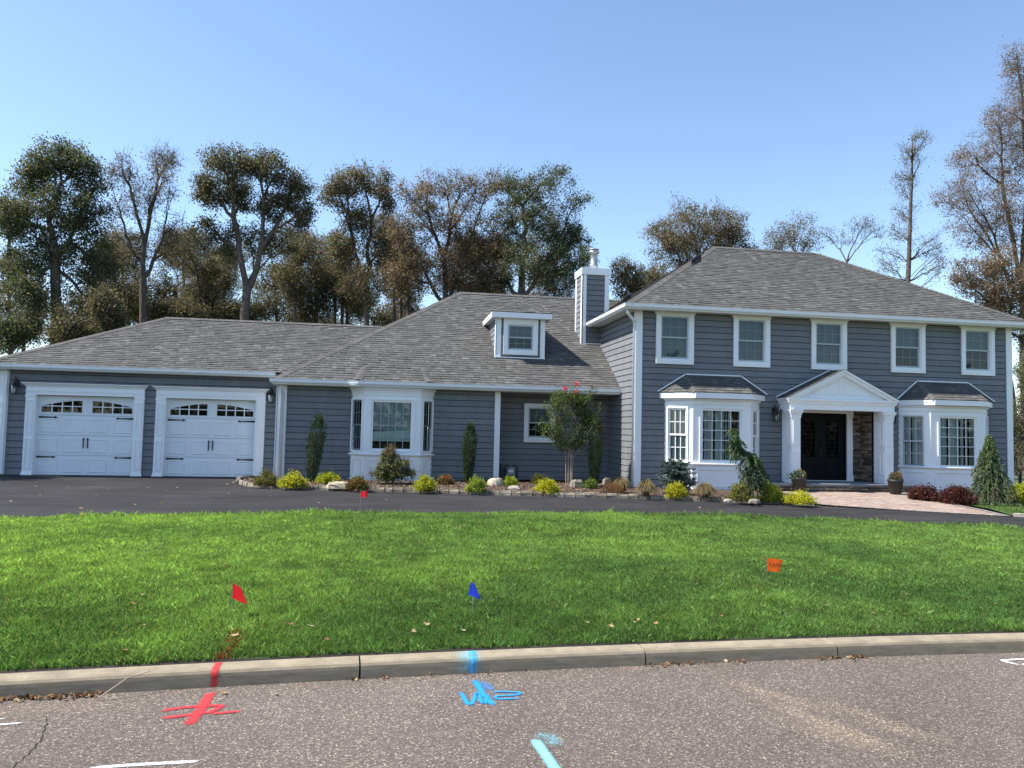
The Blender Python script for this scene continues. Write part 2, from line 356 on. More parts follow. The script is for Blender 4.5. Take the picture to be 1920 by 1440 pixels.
# kerb with sections split at its joints
kerb = bpy.data.objects.new('kerb', None); COL.objects.link(kerb); kerb.location = (12, -15.7, 0); kerb['kind'] = 'structure'
KP = [(.008, -.05), (.007, .004), (0, .062), (-.004, .084), (-.016, .100), (-.035, .108), (-.148, .112), (-.150, -.05)]   # out to the right of +x travel is -y
joints = [-12, -9, -6, -3, .5, 4, 7.1, 10.26, 12.32, 13.89, 16.9, 20, 23, 26, 30, 34]
for a, c in zip(joints, joints[1:]):
    b = MB(); b.sweep(KP, [(x, kerb_y(x)) for x in np.linspace(a+.006, c-.006, 9)]); b.build('kerb_section', KERBM, kerb)
# planting bed
bedpts = [(x, y) for x, y in BED]
bv = MB(); n = len(bedpts)
inner = [(6.95, 2.49), (6.9, 2.3), (6.9, 2.0), (7.0, 1.7), (7.3, 1.6), (7.6, 1.6), (8.4, 1.6), (9.2, 1.5), (10.3, 1.2), (12, 1.7), (14.2, 2.4), (17.2, 2.4), (19.2, 0), (21.0, -.9)]
for i in range(n-1):
    a, c, d, e = bedpts[i], bedpts[i+1], inner[i+1], inner[i]
    for k in range(4):
        f0, f1 = k/4, (k+1)/4
        L_ = lambda p, q, f: (p[0]+(q[0]-p[0])*f, p[1]+(q[1]-p[1])*f, .075+.05*min(1, f*1.5)+random.uniform(-.012, .012)*0)
        bv.add([L_(a, e, f0), L_(c, d, f0), L_(c, d, f1), L_(a, e, f1)], [(0, 1, 2, 3)])
bv.add([(18.5, 0, .125), (17.2, 2.4, .125), (14.2, 2.6, .125), (12, 1.8, .125), (19.2, 0, .125)], [(0, 4, 1, 2, 3)])
bv.build('planting_bed', MULCH, kind='structure')
rb = MB().poly([(24.8, -2.95, .06), (26.2, -3.9, .06), (31, -3.7, .06), (31, 0, .12), (25.4, 0, .12), (25.35, -1.1, .12)]); rb.build('planting_bed', MULCH, kind='structure')
# driveway apron of the garage floor edge
MB().box(-.4, 7.2, 2.45, 3.0, -.03, .088).build('garage_slab', mat('slab_concrete', (.09, .09, .095), .9), kind='structure')
# paver walk: sheet of real pavers, too flat to pick apart
pav = bpy.data.objects.new('walkway', None); COL.objects.link(pav); pav.location = (23, -3, 0); pav['kind'] = 'structure'
def pav_z(x, y): return .012+.105*min(1, max(0, (y+4.9)/3.9)) if True else 0
def pav_l(y): return float(np.interp(y, [-5.98, -3.9, -2.6, -1.0], [24.1, 20.8, 21.0, 21.2]))
def pav_rr(y): return float(np.interp(y, [p[1] for p in PAVR], [p[0] for p in PAVR]))
base = []
ys = np.linspace(-5.98, -1.0, 30)
b = MB()
for y0, y1 in zip(ys, ys[1:]):
    b.add([(pav_l(y0), y0, pav_z(0, y0)-.008), (pav_rr(y0), y0, pav_z(0, y0)-.008), (pav_rr(y1), y1, pav_z(0, y1)-.008), (pav_l(y1), y1, pav_z(0, y1)-.008)], [(0, 1, 2, 3)])
b.build('joint_sand', SOIL, pav)
b = MB(); y = -5.95
while y < -1.05:
    h = random.choice([.15, .15, .22]); x = pav_l(y+h/2)+.16-random.uniform(0, .2); xe = pav_rr(y+h/2)-.16
    while x < xe:
        ww = random.choice([.15, .22, .30]); xb = min(x+ww, xe); xa = max(x, pav_l(y+h/2)+.14)
        if xb-xa > .04:
            z0, z1 = pav_z(0, y), pav_z(0, y+h); q = .005; t = random.uniform(0, .0025)
            P = [(xa+q, y+q, z0+t), (xb-q, y+q, z0+t), (xb-q, y+h-q, z1+t), (xa+q, y+h-q, z1+t)]
            b.add(P+[(p[0], p[1], p[2]-.015) for p in P], [(0, 1, 2, 3), (0, 4, 5, 1), (1, 5, 6, 2), (2, 6, 7, 3), (3, 7, 4, 0)])
        x += ww
    y += h
b.build('paver_field', PAVER, pav, kind='stuff')
b = MB()
for side in (0, 1):
    for y0, y1 in zip(ys, ys[1:]):
        fx = pav_rr if side else pav_l; s_ = -1 if side else 1; g = .006
        b.add([(fx(y0), y0+g, pav_z(0, y0)+.003), (fx(y0)+s_*.13, y0+g, pav_z(0, y0)+.003), (fx(y1)+s_*.13, y1-g, pav_z(0, y1)+.003), (fx(y1), y1-g, pav_z(0, y1)+.003)], [(0, 1, 2, 3) if s_ > 0 else (3, 2, 1, 0)])
b.build('border_pavers', PAVERB, pav, kind='stuff')
MB().sweep([(0, -.05), (0, .07), (-.1, .075), (-.1, -.05)], [(24.2, -5.98), (26, -7.05), (29, -8.95), (34, -12.7)][::1]).build('kerb', ROCKW, kind='structure')

# ------------------------------------------------------------------ the house
HOUSE = thing('house', (14.5, 3, 0), 'large grey shake-sided house with white trim, attached garage wing and hipped shingle roofs', 'house')
BM = MB(); BH = .162
BM.add([(0, -.030, 0), (1, -.030, 0), (1, -.012, BH), (0, -.012, BH), (0, 0, 0), (1, 0, 0), (1, 0, BH), (0, 0, BH)],
       [(0, 1, 2, 3), (4, 7, 6, 5), (0, 4, 5, 1), (3, 2, 6, 7), (0, 3, 7, 4), (1, 5, 6, 2)])
_b = BM.build('siding_board', SIDING); BOARD = _b.data; bpy.data.objects.remove(_b)
def wall(ox, oy, ang, W, z0, z1, zl, e, ops=(), th=.15, name='wall'):
    """clad wall: local x along, outward is local -y. zl: height of one course line, e: exposure"""
    M_ = frame(ox, oy, ang); b = MB(); b.m = M_
    for a, c, p, q in rects_minus(0, W, z0, z1, ops): b.box(a, c, 0, th, p, q)
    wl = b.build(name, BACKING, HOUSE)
    z = zl-e*math.ceil((zl-z0)/e)
    while z < z1:
        lo, hi = max(z, z0), min(z+BH*e/.178, z1)
        if hi-lo > .02:
            for a, c, p, q in rects_minus(0, W, lo, hi, ops):
                if q-p < .015 or c-a < .01: continue
                P = M_ @ Vector((a, 0, p)); inst('siding_board', BOARD, wl, P, ang, (c-a, 1, (q-p)/BH))
        z += e
    return wl
def trim(boxes, name='corner_board', m=WHITE, parent=HOUSE, mx=None, **pr):
    b = MB(); b.m = mx
    for x in boxes: b.box(*x)
    return b.build(name, m, parent, **pr)
HP = -math.pi/2
WC = [18.53, 20.90, 23.37, 25.98, 28.37]
# --- two storey block
WZ0, WZ1, WHW = 3.79, 5.09, .445
ops = [(c-WHW-17.4, c+WHW-17.4, WZ0, WZ1) for c in WC]+[(22.07-17.4, 24.85-17.4, 0, 2.5), (18.45-17.4, 20.95-17.4, .9, 2.5), (25.9-17.4, 28.5-17.4, .9, 2.5)]
wall(17.4, 0, 0, 12.15, .1, 5.19, .167, .1787, ops)
wall(17.4, 8.0, HP, 8.0, .1, 5.19, .167, .1787)
MB().box(29.42, 29.55, .16, 8.2, .1, 5.19).build('wall', SIDING, HOUSE)
MB().box(17.4, 29.55, 8.0, 8.2, .1, 5.19).build('wall', SIDING, HOUSE)
trim([(17.36, 17.555, -.042, 0, .08, 5.19), (17.358, 17.40, .0, .15, .08, 5.19)])
trim([(29.38, 29.585, -.042, 0, .08, 5.19), (29.551, 29.588, 0, .15, .08, 5.19)])
# --- middle wing
MOPS = [(9.5-7.25, 11.6-7.25, .95, 2.45)]
wall(7.25, 1.8, 0, 6.42, .1, 2.80, .377, .178, MOPS)
wall(13.66, 2.6, 0, 3.72, .1, 2.80, .377, .178, [(14.72-13.66, 15.49-13.66, 1.40, 2.40)])
MB().box(13.50, 13.655, 1.952, 2.75, .1, 2.8).build('wall', SIDING, HOUSE)
MB().box(7.25, 7.4, 1.96, 9, .1, 2.8).build('wall', SIDING, HOUSE)
trim([(7.235, 7.50, 1.757, 1.80, .08, 2.80), (7.205, 7.25, 1.757, 2.46, .08, 2.80)])
trim([(13.57, 13.735, 1.752, 1.80, .1, 2.80), (13.668, 13.735, 1.80, 1.95, .1, 2.80)])
# --- garage wing
D1 = (.55, 3.18); D2 = (4.02, 6.55); DZ = (.085, 2.36)
wall(-.4, 2.5, 0, 7.62, .1, 3.05, .285, .191, [(D1[0]+.4, D1[1]+.4, 0, DZ[1]), (D2[0]+.4, D2[1]+.4, 0, DZ[1])])
MB().box(-.4, -.25, 2.66, 9.3, .1, 3.05).build('wall', SIDING, HOUSE)
trim([(-.44, -.18, 2.455, 2.5, .1, 3.05), (-.442, -.4, 2.5, 2.62, .1, 3.05)])
trim([(-.3, -.2, 2.39, 2.45, .12, 3.03)], 'downspout', GUTTERW)

# --- roofs
def tabs(b, O, U, V, vmax, ul, ur, e=.142, tw=(.10, .27)):
    O = Vector(O); U = Vector(U).normalized(); V = Vector(V).normalized(); N_ = U.cross(V).normalized(); i = 0
    while i*e < vmax-.02:
        v0, v1 = i*e, min(vmax, (i+1)*e+.004); a0, b0, a1, b1 = ul(v0), ur(v0), ul(v1), ur(v1)
        u = min(a0, a1)-random.uniform(0, .3); end = max(b0, b1)
        while u < end:
            wd = random.uniform(*tw); t = .016+random.choice([0, .0, .005, .009]); g = .003
            c = lambda x, lo, hi: min(max(x, lo), hi)
            ll, lr = c(u+g, a0, b0), c(u+wd-g, a0, b0); tl, tr = c(u+g, a1, b1), c(u+wd-g, a1, b1)
            if max(lr-ll, tr-tl) > .01:
                q = lambda x, y, h: O+U*x+V*y+N_*h
                vv = v0-random.choice([0, 0, .004, .008])
                b.add([q(ll, vv, 0), q(lr, vv, 0), q(ll, vv, t), q(lr, vv, t), q(tl, v1, .004), q(tr, v1, .004)],
                      [(0, 1, 3, 2), (2, 3, 5, 4), (0, 2, 4), (1, 5, 3)])
            u += wd
        i += 1
def hside(h, n_, sx):
    h = Vector(h).normalized(); v = Vector(n_).normalized().cross(h); v.normalize(); return v if v.x*sx > 0 else -v
def caps(b, A, B, w_, side, n_=None, e=.16, lift=.03):
    """overlapping cap shingles folded along the line A-B; side: horizontal unit vectors and slopes of both flanks"""
    A = Vector(A); B = Vector(B); ln = (B-A).length; d = (B-A)/ln; k = int(ln/e); s1, s2 = Vector(side[0]), Vector(side[1])
    for i in range(k):
        p = A+d*(i*e); q = A+d*min(ln, (i+1)*e+.05); h0, h1 = lift+.012, lift-.002
        U_ = Vector((0, 0, 1))
        b.add([p+s1*w_+U_*h0, p+U_*(h0+.008), p+s2*w_+U_*h0, q+s1*w_+U_*h1, q+U_*(h1+.006), q+s2*w_+U_*h1,
               p+s1*w_+U_*(h0-.02), p+U_*(h0-.012), p+s2*w_+U_*(h0-.02)],
              [(0, 1, 4, 3), (1, 2, 5, 4), (6, 7, 1, 0), (7, 8, 2, 1)])
def hip_roof(x0, x1, y0, y1, ze, s, hipL, hipR, visL=False, name='roof'):
    d = (y1-y0)/2; ym = y0+d; zr = ze+s*d; xl = x0+d if hipL else x0; xr = x1-d if hipR else x1; t = .02
    A, B, C_, D = (x0, y0, ze-t), (x1, y0, ze-t), (x1, y1, ze-t), (x0, y1, ze-t); P, Q = (xl, ym, zr-t), (xr, ym, zr-t)
    b = MB(); b.add([A, B, C_, D, P, Q], [(0, 1, 5, 4), (2, 3, 4, 5), (3, 0, 4), (1, 2, 5)])
    rf = b.build(name, DECK, HOUSE); c = math.cos(math.atan(s)); sl = d/c
    k = MB(); tabs(k, (x0, y0, ze), (1, 0, 0), (0, 1, s), sl, (lambda v: v*c) if hipL else (lambda v: 0), (lambda v: x1-x0-v*c) if hipR else (lambda v: x1-x0))
    if visL: tabs(k, (x0, y1, ze), (0, -1, 0), (1, 0, s), sl, lambda v: v*c, lambda v: (y1-y0)-v*c)
    k.build('shingles', SHINGLE, rf, kind='stuff')
    k = MB(); q = math.sqrt(.5)
    fr = Vector((0, -1, -s)).normalized(); lf = Vector((-1, 0, -s)).normalized(); rg = Vector((1, 0, -s)).normalized(); bk = Vector((0, 1, -s)).normalized()
    caps(k, (xl, ym, zr), (xr, ym, zr), .15, (fr, bk))
    if hipL: caps(k, (x0+.02, y0+.02, ze+.01), (xl, ym, zr), .17, (hside((1, 1, s), (0, -s, 1), 1), hside((1, 1, s), (-s, 0, 1), -1)), lift=.02)
    if hipR: caps(k, (x1-.02, y0+.02, ze+.01), (xr, ym, zr), .17, (hside((-1, 1, s), (0, -s, 1), -1), hside((-1, 1, s), (s, 0, 1), 1)), lift=.02)
    k.build('ridge_caps', ROOFCAP, rf, kind='stuff')
    return rf, zr, ym
def hipcaps_fix(): pass
GP = [(0, 0), (.055, 0), (.062, .012), (.075, .030), (.112, .052), (.120, .075), (.120, .132), (.128, .136), (.128, .145), (.112, .145), (.112, .062), (.005, .06), (.0, .06)]  # K-style gutter: out, z
def gutter(rf, path, zb, name='gutter', sc=1):
    b = MB(); b.sweep([(o*sc, z*sc+zb) for o, z in GP], path); return b.build(name, GUTTERW, rf)
# two storey block
RX0, RX1, RY0, RY1, RZ = 16.93, 30.03, -.47, 8.67, 5.29
rfR, zrR, ymR = hip_roof(RX0, RX1, RY0, RY1, RZ, .64, True, True, True)
gutter(rfR, [(RX0+.06, 3.78), (RX0+.06, RY0+.06), (RX1-.06, RY0+.06), (RX1-.06, 8)], RZ-.135)
trim([(RX0+.04, RX1-.04, RY0+.05, RY0+.075, 5.17, 5.27), (RX0+.045, RX0+.07, RY0+.08, 3.8, 5.17, 5.27), (RX1-.075, RX1-.05, RY0+.08, 8, 5.17, 5.27)], 'fascia', WHITE, rfR)
trim([(RX0+.07, RX1-.07, RY0+.08, .02, 5.175, 5.195), (RX0+.07, 17.42, .02, 8, 5.175, 5.195), (29.5, RX1-.07, .02, 8, 5.175, 5.195)], 'soffit', SOFFIT, rfR)
b = MB(); b.tube([(17.02, -.30, 5.16), (17.02, -.30, 5.08), (17.10, -.24, 4.99), (17.30, -.02, 4.88), (17.335, .02, 4.80), (17.335, .02, .16)], .042, 8); b.build('downspout', GUTTERW, rfR, smooth=True)
b = MB(); b.tube([(29.93, -.10, 5.16), (29.93, -.10, 5.06), (29.64, .1, 4.86), (29.64, .1, .16)], .042, 8); b.build('downspout', GUTTERW, rfR, smooth=True)
def on_left(u, v, h):
    d = ray(u, v); n_ = Vector((-.64, 0, 1)); return CAM+d*((Vector((RX0, 0, RZ+h))-CAM).dot(n_)/d.dot(n_))
for u, v in ((1306, 482), (1176, 556)):
    q = on_left(u, v, .13); k = MB(); sl_ = .64
    k.prism([(q.x-.16, q.y-.16, q.z-.02-.16*sl_), (q.x+.16, q.y-.16, q.z-.02+.16*sl_), (q.x+.16, q.y+.2, q.z-.02+.16*sl_), (q.x-.16, q.y+.2, q.z-.02-.16*sl_)], (0, 0, .05)); k.prism([(q.x-.10, q.y-.10, q.z-.2-.1*sl_), (q.x+.10, q.y-.10, q.z-.2+.1*sl_), (q.x+.10, q.y+.12, q.z-.2+.1*sl_), (q.x-.10, q.y+.12, q.z-.2-.1*sl_)], (0, 0, .19)); k.build('roof_vent', POT, rfR)
# middle wing
MX0, MY0, MY1, MZ = 7.15, 1.38, 12.80, 2.965
rfM, zrM, ymM = hip_roof(MX0, 19.35, MY0, MY1, MZ, .65, True, False)
gutter(rfM, [(MX0+.04, 2.4), (MX0+.04, MY0+.06), (9.26, MY0+.06), (9.55, MY0-.07), (11.52, MY0-.07), (11.80, MY0+.06), (17.37, MY0+.06)], MZ-.15, sc=1.08)
trim([(MX0+.05, 17.37, MY0+.05, MY0+.075, 2.805, 2.95), (MX0+.03, MX0+.055, MY0+.08, 3.4, 2.805, 2.95)], 'fascia', WHITE, rfM)
trim([(MX0+.06, 9.3, MY0+.08, 1.83, 2.805, 2.825), (9.3, 11.77, 1.22, 1.83, 2.806, 2.826), (11.77, 13.62, MY0+.08, 1.83, 2.805, 2.825), (13.62, 17.37, MY0+.08, 2.63, 2.805, 2.825), (MX0+.06, 7.27, 1.83, 3.4, 2.805, 2.825)], 'soffit', SOFFIT, rfM)
# low hip over the middle bay: a raised patch on the front slope
k = MB(); s_ = .56
zz = lambda y: MZ+.65*(y-MY0)
pa = [(9.30, MY0-.02, MZ+.02), (9.56, MY0-.12, MZ-.01), (11.50, MY0-.12, MZ-.01), (11.76, MY0-.02, MZ+.02), (11.33, MY0+.62, zz(MY0+.62)+.05), (9.72, MY0+.62, zz(MY0+.62)+.05)]
pl = MB(); pl.add(pa, [(0, 1, 5), (1, 2, 4, 5), (2, 3, 4)]); pl.build('bay_roof', DECK, rfM)
V_ = Vector(pa[5])-Vector(pa[1]); fr_ = Vector((0, V_.y, V_.z)); ln_ = fr_.length
tabs(k, Vector(pa[1])+Vector((0, 0, .008)), (1, 0, 0), fr_, ln_, lambda v: .16*v/ln_, lambda v: 1.94-.17*v/ln_)
k.build('shingles', SHINGLE, rfM, kind='stuff')
k = MB(); caps(k, (9.50, MY0-.09, MZ+.01), (9.68, MY0+.66, zz(MY0+.66)+.03), .12, (Vector((1, 0, -.05)), Vector((-1, .15, -.12)).normalized()), lift=.03)
caps(k, (11.56, MY0-.09, MZ+.01), (11.37, MY0+.66, zz(MY0+.66)+.03), .12, (Vector((-1, 0, -.05)), Vector((1, .15, -.12)).normalized()), lift=.03); k.build('ridge_caps', ROOFCAP, rfM, kind='stuff')
b = MB(); b.tube([(7.37, 1.40, 2.83), (7.37, 1.42, 2.76), (7.38, 1.62, 2.62), (7.385, 1.70, 2.55), (7.385, 1.70, .18)], .045, 8); b.build('downspout', GUTTERW, rfM, smooth=True)
# garage wing
GX0, GY0, GY1, GZ = -.83, 2.15, 9.70, 3.18
rfG, zrG, ymG = hip_roof(GX0, 11.2, GY0, GY1, GZ, .515, True, False)
gutter(rfG, [(GX0+.05, 9), (GX0+.05, GY0+.06), (7.10, GY0+.06)], GZ-.135)
trim([(GX0+.04, 7.12, GY0+.05, GY0+.075, 3.04, 3.16), (GX0+.04, GX0+.065, GY0+.08, 9, 3.04, 3.16)], 'fascia', WHITE, rfG)
trim([(GX0+.06, 7.15, GY0+.08, 2.53, 3.045, 3.06), (GX0+.06, -.38, 2.53, 9, 3.045, 3.06)], 'soffit', SOFFIT, rfG)

# --- windows
def grille(b, x0, x1, z0, z1, nx, nz, y, bw=.018, d=.012):
    for i in range(1, nx): x = x0+(x1-x0)*i/nx; b.box(x-bw/2, x+bw/2, y-d/2, y+d/2, z0, z1)
    for j in range(1, nz): z = z0+(z1-z0)*j/nz; b.box(x0, x1, y-d/2-.001, y+d/2+.001, z-bw/2, z+bw/2)
def panes(part, x0, x1, z0, z1, nx, nz, y):
    for i in range(nx):
        for j in range(nz):
            a, c = x0+(x1-x0)*i/nx, x0+(x1-x0)*(i+1)/nx; p, q = z0+(z1-z0)*j/nz, z0+(z1-z0)*(j+1)/nz; g = .001
            MB().add([(a+g, y, p+g), (c-g, y, p+g), (c-g, y, q-g), (a+g, y, q-g)], [(0, 1, 2, 3)]).build('pane', GLASS, part, local=True)
def ring(b, x0, x1, z0, z1, w_, y0, y1, wb=None, wt=None):
    wb = wb or w_; wt = wt or w_
    b.box(x0, x0+w_, y0, y1, z0, z1); b.box(x1-w_, x1, y0, y1, z0, z1); b.box(x0+w_, x1-w_, y0, y1, z0, z0+wb); b.box(x0+w_, x1-w_, y0, y1, z1-wt, z1)
def part_at(b, name, m, ox, oy, oz, ang, parent=HOUSE, **pr):
    o = b.build(name, m, parent, local=True, **pr); o.location = Vector((ox, oy, oz))-root_off(parent); o.rotation_euler = (0, 0, ang); return o
FRAMEG = mat('window_vinyl', (.42, .47, .50), .4, .03); MUNT = mat('grille_between_glass', (.36, .42, .44), .5, .03)
def curtains(b, x0, x1, z0, z1, y, amp=.02, wl=.09, gaps=()):
    n = int((x1-x0)/.012); V = []
    for i in range(n+1):
        x = x0+(x1-x0)*i/n; yy = y+amp*math.sin(x/wl*6.283+1.3*math.sin(x*9))+.3*amp*math.sin(x*61); V.append((x, yy))
    for i in range(n):
        xm = (V[i][0]+V[i+1][0])/2
        if any(a < xm < c for a, c in gaps) or math.sin(xm*23+2*math.sin(xm*5.3+y*40)) > .93: continue
        b.add([(V[i][0], V[i][1], z0), (V[i+1][0], V[i+1][1], z0), (V[i+1][0], V[i+1][1], z1), (V[i][0], V[i][1], z1)], [(0, 1, 2, 3)])
def hung_window(ox, oy, oz, ang, W, H, casing=None, split=.5, nx=3, nz=2, shade=(), mframe=FRAMEG, mgrille=MUNT, bw=.016, drape=None, depth=.35, y=0.0):
    """double hung unit of size W x H, origin lower left of the unit on the wall face"""
    b = MB()
    if casing:
        l, bt, tp = casing; ring(b, -l, W+l, -bt, H+tp, l, -.062, 0, bt, tp)
        if tp > .05: b.prism([(-l-.03, -.095, H+tp), (-l-.03, -.062, H+tp), (-l, -.062, H+tp-.09), (-l, -.07, H+tp-.09)], (0, 0, 0)) if False else None
    ring(b, 0, W, 0, H, .03, -.03, .10)
    o = part_at(b, 'window', WHITE, ox, oy, oz, ang)
    f = .042; zm = H*split
    b = MB(); ring(b, .03, W-.03, zm-.02, H-.03, f, .0+y, .03+y); b.build('sash', mframe, o, local=True)
    b = MB(); ring(b, .03, W-.03, .03, zm+.02, f, .035+y, .065+y, .055); b.build('sash', mframe, o, local=True)
    for (z0, z1, yy) in ((zm-.02+f, H-.03-f, .012+y), (.03+.055, zm+.02-f, .047+y)):
        g = MB(); grille(g, .03+f, W-.03-f, z0, z1, nx, nz, yy+.004, bw); g.build('grille', mgrille, o, local=True)
        panes(o, .03+f, W-.03-f, z0, z1, nx, nz, yy-.006)
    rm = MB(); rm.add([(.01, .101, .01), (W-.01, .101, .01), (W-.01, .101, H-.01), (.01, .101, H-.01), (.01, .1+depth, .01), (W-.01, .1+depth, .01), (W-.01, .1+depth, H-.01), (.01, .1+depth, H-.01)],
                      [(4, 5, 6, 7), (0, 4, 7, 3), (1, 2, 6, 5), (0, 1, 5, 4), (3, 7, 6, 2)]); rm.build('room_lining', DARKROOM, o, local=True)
    for (z0, z1) in shade:
        MB().box(.035, W-.035, .115, .12, H*z0, H*z1).build('window_shade', SHADE, o, local=True)
    if drape is not None:
        c = MB(); curtains(c, .02, W-.02, .02, H-.02, .2, gaps=drape); c.build('curtain', CURTAIN, o, local=True)
    return o
SH = [[(.06, 1)], [(.0, 1)], [(.03, 1)], [(.52, 1)], [(.52, 1)]]
for c, sh in zip(WC, SH):
    hung_window(c-WHW, -.03, WZ0, 0, 2*WHW, WZ1-WZ0, (.125, .125, .10), .5, 3, 2, sh)
    b = MB(); b.sweep([(0, 0), (.03, 0), (.045, .02), (.075, .055), (.08, .075), (0, .075)], [(c-WHW-.125, 0), (c-WHW-.125, -.09), (c+WHW+.125, -.09), (c+WHW+.125, 0)][::-1][::-1])
    b2 = MB(); b2.prism([(c-WHW-.127, -.094, 5.085), (c+WHW+.127, -.094, 5.085), (c+WHW+.19, -.094, 5.175), (c-WHW-.19, -.094, 5.175)], (0, .064, 0)); b2.build('window_crown', WHITE, HOUSE)
hung_window(14.72, 2.57, 1.40, 0, .77, 1.0, (.115, .115, .10), .5, 3, 2, [(.55, 1)])

# --- bay windows
def bay(ax, bx, cx, dx, y0, b_, ztop, zsill, zhead, gx, gz, nxz, crown, side_glass, drapes, sidefr, sidegr):
    """plan A(wall) B C(front) D(wall); returns the part"""
    yb = y0-b_; A = (ax, y0); B = (bx, yb); C_ = (cx, yb); D = (dx, y0)
    faces = [(A, B), (B, C_), (C_, D)]; body = MB(); wins = []
    for i, (p, q) in enumerate(faces):
        ln = math.hypot(q[0]-p[0], q[1]-p[1]); an = math.atan2(q[1]-p[1], q[0]-p[0]); body.m = frame(p[0], p[1], an)
        if i == 1: op = (gx[0]-p[0]-.06, gx[1]-p[0]+.06, gz[0]-.06, gz[1]+.06)
        else: op = (side_glass[0], ln-side_glass[1], gz[0]-.06, gz[1]+.06) if i == 0 else (side_glass[1], ln-side_glass[0], gz[0]-.06, gz[1]+.06)
        for r_ in rects_minus(0.0, ln, .06, ztop, [op]): body.box(r_[0], r_[1], 0, .10, r_[2], r_[3])
        # panel mouldings below the sill
        e = .11; ring(body, e, ln-e, .18, zsill-.13, .03, -.03, 0); ring(body, e+.03, ln-e-.03, .21, zsill-.16, .02, -.014, 0)
        # casing round the unit
        ring(body, op[0]-.045, op[1]+.045, op[2]-.03, op[3]+.045, .045, -.035, 0, .03)
        body.box(-.012, ln+.012, -.028, 0, .06, .15)
        wins.append((p, an, op))
    body.m = None
    # corner posts close the mitres
    for p in (B, C_): body.tube([(p[0], p[1]+.045, .06), (p[0], p[1]+.045, ztop)], .046, 12)
    o = body.build('bay_window', WHITE, HOUSE)
    k = MB(); path = [A, B, C_, D]
    k.sweep([(0, zsill-.05), (.03, zsill-.05), (.045, zsill-.025), (.075, zsill-.02), (.085, zsill), (.075, zsill+.02), (0, zsill+.03)], path); k.build('sill', WHITE, o)
    k = MB(); k.sweep([(0, zhead-.012), (.02, zhead-.012), (.026, zhead+.02), (0, zhead+.02)], path); k.build('head_moulding', WHITE, o)
    k = MB(); k.sweep([(0, zhead+.02), (.012, zhead+.06), (.03, ztop-.1), (.10, ztop), (0, ztop)] if crown else [(0, ztop-.07), (.06, ztop-.02), (.07, ztop), (0, ztop)], path); k.build('crown', WHITE, o)
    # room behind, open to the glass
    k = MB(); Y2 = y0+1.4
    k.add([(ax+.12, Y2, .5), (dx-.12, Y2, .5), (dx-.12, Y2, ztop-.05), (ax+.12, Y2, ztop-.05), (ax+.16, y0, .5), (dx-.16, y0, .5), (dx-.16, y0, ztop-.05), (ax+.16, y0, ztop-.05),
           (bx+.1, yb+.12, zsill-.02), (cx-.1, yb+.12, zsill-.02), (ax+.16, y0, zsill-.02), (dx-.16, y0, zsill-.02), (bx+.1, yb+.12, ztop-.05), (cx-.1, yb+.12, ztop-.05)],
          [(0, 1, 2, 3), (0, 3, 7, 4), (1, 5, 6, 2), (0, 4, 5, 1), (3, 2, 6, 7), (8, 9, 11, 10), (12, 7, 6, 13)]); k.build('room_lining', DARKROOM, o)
    # units
    off = root_off(o)
    for i, (p, an, op) in enumerate(wins):
        u = MB(); u.m = frame(p[0], p[1], an); y = .03
        if i == 1:
            x0, x1, z0, z1 = gx[0]-p[0], gx[1]-p[0], gz[0], gz[1]; ring(u, x0-.06, x1+.06, z0-.06, z1+.06, .06, y-.025, y+.05); u.build('sash', WHITE, o)
            g = MB(); g.m = u.m; grille(g, x0, x1, z0, z1, nxz[0], nxz[1], y-.018, .015); g.build('grille', WHITE if drapes else MUNT, o); cells = [(x0, x1, z0, z1, nxz[0], nxz[1])]
        else:
            x0, x1, z0, z1 = op; zm = (z0+z1)/2+.0; f = .05
            ring(u, x0, x1, zm-.025, z1, f, y-.02, y+.02); u.build('sash', sidefr, o)
            u2 = MB(); u2.m = u.m; ring(u2, x0, x1, z0, zm+.025, f, y+.022, y+.06); u2.build('sash', sidefr, o)
            cells = [(x0+f, x1-f, zm-.025+f, z1-f, 3, 2), (x0+f, x1-f, z0+f, zm+.025-f, 3, 2)]
            for ci, cc in enumerate(cells):
                g = MB(); g.m = u.m; grille(g, *cc, y-.016+.03*ci, .02); g.build('grille', sidegr, o)
        for ci, (xa, xb, za, zb, nx, nz) in enumerate(cells):
            for ii in range(nx):
                for jj in range(nz):
                    q = MB(); q.m = u.m; a, c = xa+(xb-xa)*ii/nx, xa+(xb-xa)*(ii+1)/nx; d, e = za+(zb-za)*jj/nz, za+(zb-za)*(jj+1)/nz; yy = y-.008+.03*ci*(i != 1)
                    q.add([(a, yy, d), (c, yy, d), (c, yy, e), (a, yy, e)], [(0, 1, 2, 3)]); q.build('pane', GLASS, o)
        if drapes:
            c = MB(); c.m = u.m; curtains(c, op[0]-.02, op[1]+.02, op[2]-.05, op[3]+.03, .19, .045, .13, gaps=drapes.get(i, ())); c.build('curtain', CURTAIN, o)
    return o
